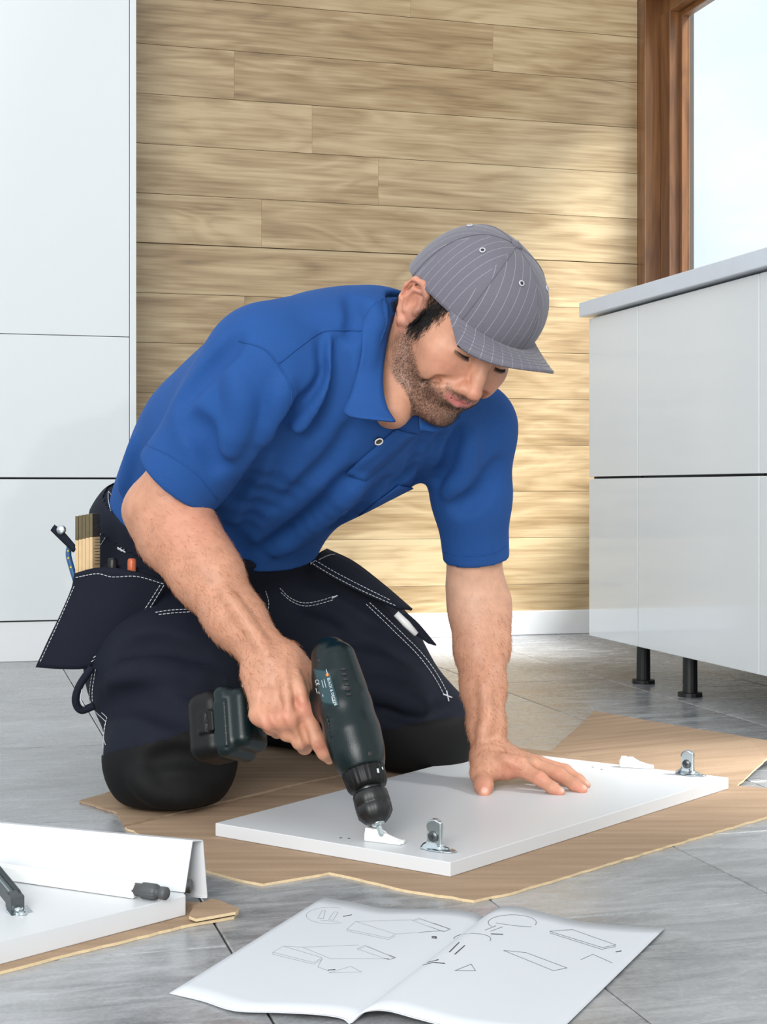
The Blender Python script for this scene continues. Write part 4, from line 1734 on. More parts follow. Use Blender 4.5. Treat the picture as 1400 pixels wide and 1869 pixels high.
def cap_uv(o, scale=1 / 0.0125):
    """stripe coordinate: flattened from the side panels, fanning from the button"""
    me = o.data
    lay = me.uv_layers.new(name='stripes')
    vs_ = np.zeros(len(me.vertices) * 3, np.float32)
    me.vertices.foreach_get('co', vs_)
    loc = ((vs_.reshape(-1, 3) - HT) @ HR) / HS
    lx, ly = loc[:, 0].copy(), loc[:, 1] - CAPC[1]
    loc[:, 0] = lx * math.cos(CPSI) + ly * math.sin(CPSI)
    loc[:, 1] = CAPC[1] - lx * math.sin(CPSI) + ly * math.cos(CPSI)
    li = np.zeros(len(me.loops), np.int32)
    me.loops.foreach_get('vertex_index', li)
    th = np.arctan2(loc[:, 0] - CAPC[0], loc[:, 1] - CAPC[1])
    pan = np.round(th / (math.pi / 3) - 0.5) + 0.5          # centre of each of six panels
    tc_ = pan * math.pi / 3
    s_ = (loc[:, 0] - CAPC[0]) * np.cos(tc_) - (loc[:, 1] - CAPC[1]) * np.sin(tc_)
    # keep a panel's loops together: use the polygon's mean panel
    out = np.stack([s_[li] * scale, loc[li, 2] * scale], 1)
    for p in me.polygons:
        if p.loop_total > 8:
            continue
        ids = list(p.loop_indices)
        vi = li[ids]
        pc = pan[vi]
        if pc.max() != pc.min():
            tc1 = pc[0] * math.pi / 3
            q = (loc[vi, 0] - CAPC[0]) * np.cos(tc1) - (loc[vi, 1] - CAPC[1]) * np.sin(tc1)
            out[ids, 0] = q * scale
    lay.data.foreach_set('uv', out.astype(np.float32).ravel())


crown = from_vf('crown', V, F, M['cap'], cap)
cap_uv(crown)
# seams between the panels
for k in range(6):
    th = k * math.pi / 3
    pts = [crown_pt(th, t, 0.0006) for t in np.linspace(0.0, 0.97, 24)]
    from_vf('seam', *tube_vf(pts, 0.0009, 5), M['cap'], cap)
bt = crown_pt(0, 1.0)
upv = HR @ np.array([0, 0, 1.0])
lathe('cap_button', bt - upv * 0.002, bt + upv * 0.0055, [(0, 0.0075), (0.5, 0.0078), (0.85, 0.0058), (1, 0.002)], M['cap'], cap, 20)
M['eyelet'] = plain('eyelet_thread', (188, 187, 194), 0.7, noise=0.1, scale=300)
for k in range(6):
    th = (k + 0.5) * math.pi / 3
    c = crown_pt(th, 0.60, 0.0012)
    e1 = crown_pt(th + 0.05, 0.60, 0.0012) - c
    e2 = crown_pt(th, 0.64, 0.0012) - c
    e1 /= np.linalg.norm(e1)
    e2 -= e1 * (e1 @ e2)
    e2 /= np.linalg.norm(e2)
    ring = [c + 0.0032 * (math.cos(a) * e1 + math.sin(a) * e2) for a in np.linspace(0, 2 * math.pi, 14, endpoint=False)]
    ey = from_vf('eyelet', *tube_vf(ring, 0.0011, 6, False, True), M['eyelet'], cap)
    nrm = np.cross(e1, e2)
    lathe('eyelet_hole', c - nrm * 0.0006, c + nrm * 0.0006, [(0, 0.0024), (1, 0.0024)], M['gap'], ey, 12)


# brim
def brim_pt(s, q, off=0.0):
    """s -1..1 across (1 = his right), q 0 at the crown .. 1 at the edge"""
    th = s * math.radians(72)
    xi, yi = AXX * math.sin(th), CAPC[1] + AYY * math.cos(th)
    zi = float(rim_z(th)) + 0.002
    xo = 0.079 * math.sin(s * math.radians(80)) / math.sin(math.radians(80))
    yo = 0.064 + 0.084 * (math.cos(s * math.pi / 2) ** 0.80)
    yo = max(yo, yi + 0.0005)
    x_ = xi + (xo - xi) * q
    y_ = yi + (yo - yi) * q
    run = (yo - yi) * q
    z_ = zi + 0.21 * run - 0.6 * run * run - 5.0 * x_ * x_ * q * min(1, (yo - yi) / 0.02)
    return HC(x_, y_, z_ + off)


ns_, nq = 57, 16
top = np.array([[brim_pt(s, q, 0.0016) for q in np.linspace(0, 1, nq)] for s in np.linspace(-1, 1, ns_)])
bot = np.array([[brim_pt(s, q, -0.0016) for q in np.linspace(0, 1, nq)] for s in np.linspace(-1, 1, ns_)])
V = np.vstack([top.reshape(-1, 3), bot.reshape(-1, 3)])
F = []
o_ = ns_ * nq
for i in range(ns_ - 1):
    for j in range(nq - 1):
        a = (i * nq + j, i * nq + j + 1, (i + 1) * nq + j + 1, (i + 1) * nq + j)
        F.append(a)
        F.append(tuple(o_ + q for q in a[::-1]))
    F.append((i * nq + nq - 1, o_ + i * nq + nq - 1, o_ + (i + 1) * nq + nq - 1, (i + 1) * nq + nq - 1))
brim = from_vf('brim', V, F, M['cap'], cap, True, recalc=True)
cap_uv(brim)
for k, q in enumerate((0.22, 0.36, 0.50, 0.64, 0.78, 0.96)):
    pts = [brim_pt(s, q, 0.0017) for s in np.linspace(-0.93, 0.93, 40)]
    from_vf('brim_stitching', *tube_vf(pts, 0.0005, 4), M['cap'], brim)

# ------------------------------------------------------------------ hair, beard, arm hair: real strands
bn = np.zeros_like(bv)
fn_ = np.cross(bv[bf[:, 2]] - bv[bf[:, 0]], bv[bf[:, 3]] - bv[bf[:, 1]])
for i in range(4):
    np.add.at(bn, bf[:, i], fn_)
bn /= np.linalg.norm(bn, axis=1, keepdims=True) + 1e-12


def strands(name, idx, direction, length, width, mat, parent, lift=0.35, jitter=0.5, bend=0.4, lenj=0.4):
    """one short tapering hair on each chosen skin point"""
    n_ = len(idx)
    root = bv[idx] + RNG.normal(0, 0.0006, (n_, 3))
    nr = bn[idx]
    d = np.asarray(direction, float)
    d = np.broadcast_to(d, (n_, 3)) + RNG.normal(0, jitter, (n_, 3))
    d = d - nr * np.einsum('ij,ij->i', d, nr)[:, None]
    d /= np.linalg.norm(d, axis=1, keepdims=True) + 1e-9
    ln = length * (1 + lenj * RNG.uniform(-1, 1, n_))[:, None]
    p1 = root + (d * 0.5 + nr * lift * 0.6) * ln
    p2 = root + (d * (1.0 - 0.2 * bend) + nr * lift * (1.0 - bend)) * ln
    side = np.cross(d, nr)
    side /= np.linalg.norm(side, axis=1, keepdims=True) + 1e-9
    w_ = width
    V = np.stack([root - side * w_, root + side * w_, root + nr * w_ * 1.4, p1 - side * w_ * 0.8, p1 + side * w_ * 0.8, p1 + nr * w_, p2], 1)
    V[:, 0:2] -= (nr * 0.0004)[:, None]
    o = np.arange(n_)[:, None] * 7
    tri = np.array([(0, 1, 4), (0, 4, 3), (1, 2, 5), (1, 5, 4), (2, 0, 3), (2, 3, 5), (3, 4, 6), (4, 5, 6), (5, 3, 6)])
    F = (o[:, None, :] + tri[None]).reshape(-1, 3)
    ob = np_mesh(name, V.reshape(-1, 3), F, mat, parent)
    tag(ob, kind='stuff')
    return ob


def pick(weight, count):
    w_ = np.clip(weight, 0, None)
    w_ = w_ / w_.sum()
    return RNG.choice(len(w_), size=count, p=w_)


hx, hy, hz = hl[:, 0], hl[:, 1], hl[:, 2]
down = HR @ np.array([0, 0.15, -1.0])
back_dn = HR @ np.array([0, -0.6, -0.8])
# sideburn and temple
ear_zone = (np.abs(hx) > 0.074) & (hy < 0.009)
sbz = in_head & (np.abs(hx) > 0.050) & ~ear_zone
wsb = sbz * np.exp(-((hy - (0.018 + 0.35 * np.maximum(hz, -0.03))) / 0.012) ** 2) * sstep(hz, -0.048, -0.034) * (hz < 0.034)
own(strands('hair', pick(wsb, 2600), HR @ np.array([0, 0.35, -0.95]), 0.011, 0.00022, M['hair'], None, 0.30, 0.30))
# nape hair behind the ears, below the cap
wnp = in_head * (np.abs(hx) < 0.0725) * (hy < -0.028) * (hz < 0.02) * (hz > -0.052 - 0.0 * hy)
own(strands('hair', pick(wnp, 5000), HR @ np.array([0, -0.75, -0.55]), 0.017, 0.00026, M['hair'], None, 0.55, 0.35))
# stubble
own(strands('beard', pick(beard * in_head * (np.abs(hx) < 0.074), 9000), down, 0.0036, 0.00009, M['stubble'], None, 0.55, 0.6))
# lashes and brows
for sx in (1, -1):
    lash = []
    for t in np.linspace(-1, 1, 26):
        a = HL(sx * (0.0315 + 0.0135 * t), 0.0855 - 0.0050 * t * t - 0.0022 * t, -0.0065 - 0.0012 * (1 - t * t))
        lash.append(a)
    vf = VF()
    vf.add(tube_vf(lash, 0.0007, 5))
    for a, t in zip(lash, np.linspace(-1, 1, 26)):
        b = a + HS * (HR @ np.array([sx * 0.0016 * t, 0.0040, -0.0048]))
        vf.add(tube_vf([a, (a + b) / 2 + HS * (HR @ np.array([0, 0.0006, -0.0006])), b], [0.0004, 0.0003, 0.0001], 4))
    own(vf.build('eyelashes', M['hair'], None))
    wbr = in_head * np.exp(-((hz - 0.0175) / 0.0035) ** 2) * ((hx * sx) > 0.010) * ((hx * sx) < 0.050) * (hy > 0.06)
    own(strands('eyebrow', pick(wbr, 260), HR @ np.array([sx * 1.0, 0, 0.1]), 0.008, 0.00020, M['hair'], None, 0.25, 0.25))
# forearms
bu, bw = uv_of(bv)


def seg_w(a, b, r):
    a, b = np.array(a), np.array(b)
    ab = b - a
    t = np.clip(((bv - a) @ ab) / (ab @ ab), 0, 1)
    return np.exp(-(np.linalg.norm(bv - a - t[:, None] * ab, axis=1) / r) ** 4)


E1, W1 = P(330, 985, 2.035), P(495, 1215, 1.938)
E2, W2 = P(872, 1100, 2.265), P(893, 1375, 2.172)
own(strands('arm_hair', pick(seg_w(E1, W1, 0.06), 4200), (W1 - E1) / np.linalg.norm(W1 - E1) * 0.8 + np.array([0.25, 0, -0.1]), 0.010, 0.00007, M['arm_hair'], None, 0.22, 0.5))
own(strands('arm_hair', pick(seg_w(P(890, 1180, 2.25), W2, 0.06), 3000), np.array([0.3, 0, -0.9]), 0.010, 0.00007, M['arm_hair'], None, 0.22, 0.5))


# ------------------------------------------------------------------ cardboard on the floor
CT = 0.003


def sheet(name, px, ztop, mat, parent=None, jitter=0.0008, thick=CT, zs=None, seed=1, edge=True):
    """flat cardboard with a slightly ragged outline; px are photo pixels of its corners on the floor"""
    rnd = np.random.default_rng(seed)
    pts = [PF(u, v, ztop if zs is None else zs[i]) for i, (u, v) in enumerate(px)]
    out = []
    n_ = len(pts)
    for i in range(n_):
        a, b = pts[i], pts[(i + 1) % n_]
        m_ = max(1, int(np.linalg.norm(b - a) / 0.012))
        d = b - a
        side = np.array([d[1], -d[0], 0]) / (np.linalg.norm(d) + 1e-9)
        for k in range(m_):
            q = a + d * k / m_
            if k:
                q = q + side * rnd.normal(0, jitter)
            out.append(q)
    bm = bmesh.new()
    top_ = [bm.verts.new(tuple(p)) for p in out]
    bot_ = [bm.verts.new((p[0], p[1], p[2] - thick)) for p in out]
    bm.faces.new(top_)
    bm.faces.new(bot_[::-1])
    sides = []
    for i in range(len(out)):
        j = (i + 1) % len(out)
        sides.append(bm.faces.new((top_[i], bot_[i], bot_[j], top_[j])))
    for f in sides:
        f.material_index = 1
    bmesh.ops.triangulate(bm, faces=[f for f in bm.faces if len(f.verts) > 4])
    o = from_bm(name, bm, mat, parent)
    o.data.materials.append(M['card_edge'] if edge else mat)
    return o


cA = sheet('cardboard_sheet', [(228, 1509), (300, 1546), (376, 1588), (430, 1603), (480, 1613), (545, 1602), (600, 1592), (640, 1600), (740, 1624), (865, 1643), (930, 1630), (1120, 1573), (1400, 1490), (1520, 1456),
                               (1500, 1446), (1346, 1434), (1003, 1371), (905, 1360), (760, 1391), (560, 1430), (400, 1468)], CT, M['card'], seed=3)
tag(cA, 'large brown cardboard sheet under the white board with a folded-up flap', 'cardboard')
fl_px = [(1003, 1372), (1044, 1336), (1085, 1297), (1200, 1318), (1400, 1351), (1440, 1358), (1400, 1384), (1346, 1433)]
fl_z = [0.0035, 0.018, 0.034, 0.034, 0.034, 0.034, 0.020, 0.0035]
sheet('flap', fl_px, 0, M['card2'], cA, zs=fl_z, seed=4)
cB = sheet('cardboard_sheet', [(145, 1461), (188, 1449), (300, 1400), (430, 1330), (760, 1320), (880, 1340), (900, 1358), (755, 1388), (555, 1427), (396, 1465), (226, 1506), (213, 1482)], CT, M['card2'], seed=5, edge=False)
tag(cB, 'brown cardboard sheet under the kneeling man, its pointed corner showing at the left', 'cardboard')
cC = sheet('cardboard_sheet', [(-200, 1830), (0, 1773), (120, 1742), (250, 1710), (330, 1690), (427, 1672), (436, 1662), (380, 1648), (250, 1640), (0, 1600), (-200, 1600)], CT, M['card'], seed=6)
tag(cC, 'folded cardboard under the white drawer parts at the lower left', 'cardboard')
sheet('upper_layer', [(345, 1672), (358, 1677), (430, 1664), (436, 1657), (402, 1643), (386, 1640), (352, 1652)], 2 * CT + 0.0022, M['card2'], cC, seed=7)

# ------------------------------------------------------------------ the white board and its fittings
BT = 0.0198
bd = prism('white_board', [PF(393, 1502, BT), PF(822, 1574, BT), PF(1330, 1419, BT), PF(903, 1369, BT)], (0, 0, -(BT - CT - 0.0003)), M['board_white'], None, 0.0008)
tag(bd, 'white rectangular furniture board lying on cardboard under the drill', 'board')
for u, v in ((622, 1529), (637, 1530), (1082, 1400), (1098, 1404)):
    c = PF(u, v, BT + 0.0002)
    lathe('screw_hole', c - np.array([0, 0, 0.001]), c, [(0, 0.0018), (1, 0.0018)], M['gap'], bd, 10)
far_edge = PF(1330, 1419, BT) - PF(903, 1369, BT)
ex = (PF(822, 1574, BT) - PF(393, 1502, BT))
ex /= np.linalg.norm(ex)
ey_ = np.cross((0, 0, 1), ex)


def bracket(u, v, label, sc=1.0):
    c = PF(u, v, BT + 0.0002)
    t = empty('mounting_bracket', tuple(c), math.atan2(ex[1], ex[0]) + 0.10)
    tag(t, label, 'bracket', 'metal brackets on the white board')
    s = SDF()
    s.ell((0.006, 0, 0.001), (0.023, 0.011, 0.0016), 0.002)
    s.cone((-0.012, 0, 0.002), (0.016, 0, 0.002), 0.0055, 0.003, 0.004)
    s.box((0, 0, 0.014), (0.0095, 0.0036, 0.0140), 0.0015, 0.005)
    s.cone((0, -0.0036, 0.027), (0, 0.0036, 0.027), 0.0095, 0.0095, 0.001)
    s.box((0.0078, -0.002, 0.018), (0.0022, 0.0042, 0.016), 0.0015, 0.002)
    s.plane((0, 0, 0), (0, 0, -1), 0.0004)
    s.plane((0, -0.0040, 0.027), (0, -1, 0), 0.0008) if False else None

    def slab(p):
        return np.where(p[:, 2] > 0.006, np.abs(p[:, 1]) - 0.0046, -1.0).astype(np.float32)
    s.custom(slab, 0.0006, 'cut')
    v_, f_ = s.mesh((-0.03, -0.02, -0.002), (0.035, 0.02, 0.042), 0.0009)
    v_ = relax(v_, f_, 1, 0.4)
    np_mesh('body', v_ * sc, f_, M['steel'], t)
    sc_ = lathe('screw', (0.0, -0.0040 * sc, 0.0165 * sc), (0.0, -0.0066 * sc, 0.0165 * sc), [(0, 0.0064 * sc), (0.6, 0.0064 * sc), (1, 0.0056 * sc)], M['dark_steel'], t, 20)
    bm = bmesh.new()
    bm_box(bm, (-0.0030, -0.0070, 0.0158), (0.0030, -0.0064, 0.0172))
    bm_box(bm, (-0.0007, -0.0070, 0.0135), (0.0007, -0.0064, 0.0195))
    from_bm('slot', bm, M['gap'], sc_)
    return t


bracket(794, 1551, 'metal upright bracket with a screw on the near corner of the white board')
bracket(1255, 1414, 'metal upright bracket with a screw on the far right corner of the white board')


def plug(u, v, rz, label):
    c = PF(u, v, BT + 0.0002)
    t = empty('hinge_plug', tuple(c), rz)
    tag(t, label, 'fitting', 'white plastic fittings on the board')
    s = SDF()
    s.cone((-0.020, 0, 0.007), (-0.006, 0, 0.0075), 0.0075, 0.007, 0.003)
    s.cone((-0.008, 0, 0.006), (0.022, 0, 0.0015), 0.0070, 0.0030, 0.004)
    s.box((-0.020, 0, 0.0075), (0.0045, 0.0065, 0.0085), 0.001, 0.002)
    s.box((-0.010, 0, 0.012), (0.0040, 0.0050, 0.0035), 0.001, 0.002)
    s.box((0.000, 0, 0.002), (0.0240, 0.0070, 0.0025), 0.0008, 0.003)
    s.cone((-0.002, 0, 0.020), (-0.002, 0, 0.008), 0.0030, 0.0030, 0.001, 'sub')
    s.plane((0, 0, 0), (0, 0, -1), 0.0004)
    v_, f_ = s.mesh((-0.03, -0.012, -0.002), (0.03, 0.012, 0.022), 0.0009)
    np_mesh('body', relax(v_, f_, 1, 0.4), f_, M['white_plastic'], t)
    bm = bmesh.new()
    bm_box(bm, (0.010, -0.0045, 0.0044), (0.018, 0.0045, 0.0052), 0.0003)
    from_bm('clip', bm, M['white_plastic'], t)
    return t


plug(703, 1537, math.atan2(ex[1], ex[0]) + 0.12, 'white plastic fitting under the drill bit')
plug(1163, 1401, math.atan2(ex[1], ex[0]) + 0.35, 'white plastic fitting at the far edge of the board')

# ------------------------------------------------------------------ cordless drill
T0, T1 = P(602, 1192, 1.910), P(697, 1527, 1.800)
AX = (T1 - T0) / np.linalg.norm(T1 - T0)
HB = P(398, 1327, 1.955)
HH = HB - P(604, 1276, 1.887)
HH -= AX * (HH @ AX) * 0.0
HH /= np.linalg.norm(HH)
AP = AX - HH * (AX @ HH)
AP /= np.linalg.norm(AP)
NP = np.cross(HH, AP)
if NP[1] > 0:
    NP = -NP
DR = np.stack([HH, AP, NP], 1)


def on_ax(v):
    """point of the drill axis seen at photo row v"""
    lo_, hi_ = 0.0, 1.0
    for _ in range(40):
        m_ = (lo_ + hi_) / 2
        q = T0 + (T1 - T0) * m_
        if CY - FPX * (q[2] - CAMH) / q[1] < v:
            lo_ = m_
        else:
            hi_ = m_
    return T0 + (T1 - T0) * lo_


M['drill'] = plain('drill_green', (9, 25, 27), 0.27, noise=0.12, scale=120, bump=0.12, bscale=900, spec=0.35)
M['battery'] = plain('battery_black', (9, 9, 10), 0.42, noise=0.1, scale=90, bump=0.1, bscale=900, spec=0.3)
M['label'] = plain('label_green', (32, 62, 70), 0.4, noise=0.05, scale=40)
M['white_print'] = plain('white_print', (205, 212, 214), 0.5, noise=0.05, scale=200)
M['orange_print'] = plain('orange_print', (226, 138, 60), 0.5, noise=0.05, scale=200)
drill = empty('cordless_drill', tuple(P(640, 1290, 1.876)))
tag(drill, 'dark green cordless drill held in the right hand, bit on the white board', 'drill')
d_off = Matrix.Translation(-drill.location)


def dpart(o):
    o.parent = drill
    o.matrix_parent_inverse = d_off
    return o


s = SDF()
s.chain([on_ax(1203) - 0.0, on_ax(1235), on_ax(1290), on_ax(1340), on_ax(1376), on_ax(1404)], [0.0245, 0.0285, 0.0315, 0.0325, 0.0300, 0.0262], 0.012)
s.cone(on_ax(1195), on_ax(1272), 0.0225, 0.0265, 0.006)
# raised motor cover on the camera-right side
off_r = -HH * 0.010 + NP * 0.004
s.chain([on_ax(1208) + off_r, on_ax(1266) + off_r], [0.0235, 0.0262], 0.0015)
# handle and battery socket
s.cone(P(598, 1286, 1.895), P(470, 1308, 1.938), 0.0205, 0.0190, 0.015, squash=(NP, 0.85))
s.box(P(444, 1316, 1.940), (0.022, 0.040, 0.030), 0.014, 0.014, R=DR)
s.box(P(428, 1322, 1.944), (0.012, 0.046, 0.034), 0.010, 0.008, R=DR)
s.box(P(430, 1330, 1.944) + NP * 0.034, (0.010, 0.030, 0.003), 0.002, 0.002, R=DR)
# trigger
s.cone(P(580, 1322, 1.905), P(566, 1330, 1.910), 0.012, 0.010, 0.004)
# vent ridges near the gear box
for k in range(5):
    a = on_ax(1316) + NP * 0.030 + HH * (0.024 - 0.0062 * k)
    s.cone(a, a + AX * 0.026, 0.0016, 0.0016, 0.001, 'sub')
s.plane(on_ax(1407), AX, 0.002)
v_, f_ = s.mesh((-0.25, 1.80, 0.05), (0.04, 2.02, 0.29), 0.0016)
v_ = relax(v_, f_, 1, 0.4)
housing = dpart(np_mesh('housing', v_, f_, M['drill']))
dsurf = Surf(v_, f_)
s = SDF()
s.box(P(392, 1328, 1.957), (0.026, 0.0450, 0.0330), 0.018, 0.01, R=DR)
s.box(P(404, 1326, 1.953) + NP * 0.032, (0.012, 0.014, 0.0045), 0.002, 0.003, R=DR)
for k in range(4):
    s.box(P(397 + 4 * k, 1325 + 0.6 * k, 1.953) + NP * 0.0375, (0.0007, 0.012, 0.0020), 0.0005, 0.001, 'sub', R=DR)
v_, f_ = s.mesh((-0.28, 1.86, 0.06), (-0.13, 2.02, 0.24), 0.0015)
dpart(np_mesh('battery', relax(v_, f_, 1, 0.4), f_, M['battery']))
c0, c1 = on_ax(1405), on_ax(1440)
ring_ = dpart(lathe('torque_collar', c0, c1, [(0, 0.0262), (0.1, 0.0268), (0.8, 0.0252), (1.0, 0.0225)], M['battery'], None, 96, (0, 3, 24, 0.035)))
ch0, ch1 = on_ax(1440), on_ax(1502)
dpart(lathe('spindle', on_ax(1436), on_ax(1452), [(0, 0.016), (1, 0.016)], M['steel'], None, 24))
dpart(lathe('chuck', on_ax(1445), on_ax(1503), [(0, 0.0195), (0.06, 0.0215), (0.40, 0.0222), (0.42, 0.0212), (0.46, 0.0222), (0.72, 0.0215), (0.90, 0.0160), (1.0, 0.0105)], M['black_plastic'], None, 96, (1, 6, 9, 0.05)))
dpart(lathe('chuck_nose', on_ax(1500), on_ax(1508), [(0, 0.0085), (0.6, 0.0080), (1, 0.005)], M['steel'], None, 20))
dpart(lathe('drill_bit', on_ax(1505), on_ax(1536), [(0, 0.0036), (0.85, 0.0034), (1, 0.0012)], M['steel'], None, 6, None, False))
# vent slots of the motor cover
for k in range(6):
    a, b = 622 + 2.0 * k, 1222 + 9.2 * k
    q0, qn = dsurf.snap(a, b, 0.0)
    q1, _ = dsurf.snap(a + 9.5, b - 0.5, 0.0)
    dpart(tube('vent_slot', [q0, (q0 + q1) / 2 + qn * 0.0004, q1], 0.0021, M['gap'], None, 8))
# screw recess, label and print
q0, qn = dsurf.snap(581, 1205, 0.0)
dpart(lathe('screw_recess', q0 - qn * 0.001, q0 + qn * 0.0003, [(0, 0.0035), (1, 0.0035)], M['gap'], None, 14))
q0, qn = dsurf.snap(676, 1376, 0.0)
dpart(lathe('screw_recess', q0 - qn * 0.001, q0 + qn * 0.0003, [(0, 0.0035), (1, 0.0030)], M['gap'], None, 14))
lab = []
for t in np.linspace(0, 1, 14):
    a = np.array([571, 1220]) * (1 - t) + np.array([588, 1284]) * t
    b = np.array([602, 1225]) * (1 - t) + np.array([620, 1290]) * t
    lab.append([dsurf.snap(*(a * (1 - q) + b * q), 0.0005)[0] for q in np.linspace(0, 1, 9)])
lab_o = dpart(ribbon('label', lab, M['label'], None, 0.0004))


def text_on(surf, body_, org, xdir, ydir, size, mat, off, name, parent):
    cu = bpy.data.curves.new('txt', 'FONT')
    cu.body = body_
    cu.size = 1.0
    ob = bpy.data.objects.new('txt', cu)
    COL.objects.link(ob)
    bpy.context.view_layer.update()
    me = bpy.data.meshes.new_from_object(ob.evaluated_get(bpy.context.evaluated_depsgraph_get()))
    bpy.data.objects.remove(ob)
    for v in me.vertices:
        u = org[0] + size * (xdir[0] * v.co.x + ydir[0] * v.co.y)
        w_ = org[1] + size * (xdir[1] * v.co.x + ydir[1] * v.co.y)
        p, _ = surf.snap(u, w_, off)
        v.co = p
    o = link(name, me, mat, parent)
    return o


tx, ty = (0.26, 0.966), (0.966, -0.26)
dpart(text_on(dsurf, 'BLACK & DECKER', (597.5, 1238), tx, ty, 6.6, M['white_print'], 0.0011, 'print', None))
dpart(text_on(dsurf, 'CE', (576, 1241), tx, ty, 9.0, M['white_print'], 0.0011, 'print', None))
q0, qn = dsurf.snap(598, 1232, 0.0009)
dpart(lathe('logo', q0, q0 + qn * 0.0003, [(0, 0.0022), (1, 0.0022)], M['orange_print'], None, 6))
vf = VF()
for a, b, l_ in ((588, 1242, 14), (592, 1240, 16), (583, 1262, 5), (590, 1268, 4), (606, 1272, 12), (578, 1256, 10), (596, 1222, 9)):
    p0 = dsurf.snap(a, b, 0.0010)[0]
    p1 = dsurf.snap(a + 0.26 * l_, b + 0.966 * l_, 0.0010)[0]
    vf.add(tube_vf([p0, p1], 0.00045, 5))
dpart(vf.build('print', M['white_print'], None))
vf = VF()
for a, b, l_ in ((689, 1396, 9), (696, 1394, 6)):
    p0, p1 = np.array(ring_.matrix_world @ Vector((0, 0, 0))), None
rs = Surf([tuple(v.co) for v in ring_.data.vertices], [tuple(p.vertices) for p in ring_.data.polygons])
for a, b, l_, r_ in ((689, 1403, 8, 0.0014), (697, 1400, 5, 0.0008)):
    p0, p1 = rs.snap(a, b, 0.0004)[0], rs.snap(a + 1.5, b + l_, 0.0004)[0]
    vf.add(tube_vf([p0, p1], r_, 6))
dpart(vf.build('collar_mark', M['white_print'], None))

# ------------------------------------------------------------------ assembly booklet
far_l = [(590, 1638, 0.0012), (645, 1647, 0.0025), (700, 1658, 0.004), (770, 1659, 0.006), (830, 1661, 0.007), (868, 1667, 0.005), (884, 1676, 0.002)]
far_r = [(884, 1676, 0.002), (898, 1663, 0.008), (918, 1655, 0.012), (950, 1656, 0.011), (1000, 1668, 0.008), (1060, 1682, 0.004), (1140, 1690, 0.003), (1214, 1694, 0.002)]
sp0, sp1 = PF(887, 1672, 0.001), PF(757, 1774, 0.001)
spv = (sp1 - sp0) / np.linalg.norm((sp1 - sp0)[:2]) * 0.33
spv[2] = 0
lft = PF(375, 1772, 0.001) - PF(590, 1638, 0.001)
rgt = PF(1132, 1774, 0.001) - PF(1214, 1694, 0.001)
book = empty('assembly_booklet', tuple(PF(760, 1760, 0)))
tag(book, 'open white assembly booklet with line drawings in the foreground', 'booklet')
k_off = Matrix.Translation(-book.location)


def page(name, far, v0, v1, parent=None):
    A = catmull([PF(u, v, z_) for u, v, z_ in far], 6)
    n_ = len(A)
    rows = []
    for q in np.linspace(0, 1, 14):
        r_ = []
        for i in range(n_):
            t = i / (n_ - 1)
            vv_ = v0 * (1 - t) + v1 * t
            p = A[i] + vv_ * q
            p[2] = 0.0010 + (A[i][2] - 0.0010) * (1 - 0.25 * q)
            r_.append(p)
        rows.append(r_)
    o = ribbon(name, rows, M['paper'], None, 0.0006)
    o.parent = book
    o.matrix_parent_inverse = k_off
    return o, np.array(rows)


l_len = lft / np.linalg.norm(lft[:2]) * 0.33
r_len = rgt / np.linalg.norm(rgt[:2]) * 0.33
pL, rowsL = page('left_page', far_l, l_len, spv)
pR, rowsR = page('right_page', far_r, spv, r_len)
# a second leaf under each page
for far, a, b in ((far_l, l_len, spv), (far_r, spv, r_len)):
    f2 = [(u - 3, v + 2.0, max(0.0005, z_ - 0.0012)) for u, v, z_ in far]
    page('under_leaf', f2, a, b)
pgv = np.vstack([[v.co for v in pL.data.vertices], [v.co for v in pR.data.vertices]])
nL = len(pL.data.vertices)
pgs = Surf(pgv, [tuple(p.vertices) for p in pL.data.polygons] + [tuple(i + nL for i in p.vertices) for p in pR.data.polygons])


def ink(lines, r, mat, name, parent):
    vf = VF()
    for ln in lines:
        pts = []
        for (a, b), (c, d) in zip(ln[:-1], ln[1:]):
            m_ = max(2, int(math.hypot(c - a, d - b) / 5))
            for t in np.linspace(0, 1, m_, endpoint=False):
                pts.append((a + (c - a) * t, b + (d - b) * t))
        pts.append(ln[-1])
        q = [pgs.snap(a, b, 0.00012)[0] for a, b in pts]
        vf.add(tube_vf(q, r, 4))
    o = vf.build(name, mat, parent)
    tag(o, kind='stuff')
    return o


def elps(cx_, cy_, rx, ry, a0=0, a1=360, n_=24):
    return [(cx_ + rx * math.cos(math.radians(a)), cy_ + ry * math.sin(math.radians(a))) for a in np.linspace(a0, a1, n_)]


linesL = [[(633, 1696), (649, 1682), (722, 1705), (710, 1712), (633, 1696), (633, 1699), (709, 1715), (722, 1708)], [(649, 1682), (752, 1679)], [(722, 1705), (808, 1699)],
          [(752, 1680), (765, 1676), (822, 1696), (810, 1701), (752, 1680)], [(756, 1680), (768, 1678), (818, 1695)],
          [(498, 1738), (517, 1727), (588, 1748), (573, 1757), (498, 1738), (498, 1742), (573, 1760), (588, 1751)], [(517, 1727), (552, 1729), (604, 1750), (710, 1750)], [(552, 1729), (655, 1725)],
          [(652, 1732), (665, 1725), (722, 1748), (710, 1752), (652, 1732)], [(656, 1732), (668, 1727), (718, 1748)],
          elps(602, 1671, 43, 15, 60, 300), [(580, 1676), (588, 1662), (594, 1662), (590, 1677), (580, 1676)], [(600, 1678), (610, 1664), (617, 1665), (608, 1680), (600, 1678)], [(585, 1680), (618, 1682)],
          [(588, 1750), (580, 1765), (600, 1772)], [(640, 1764), (600, 1776), (660, 1774), (640, 1764)]]
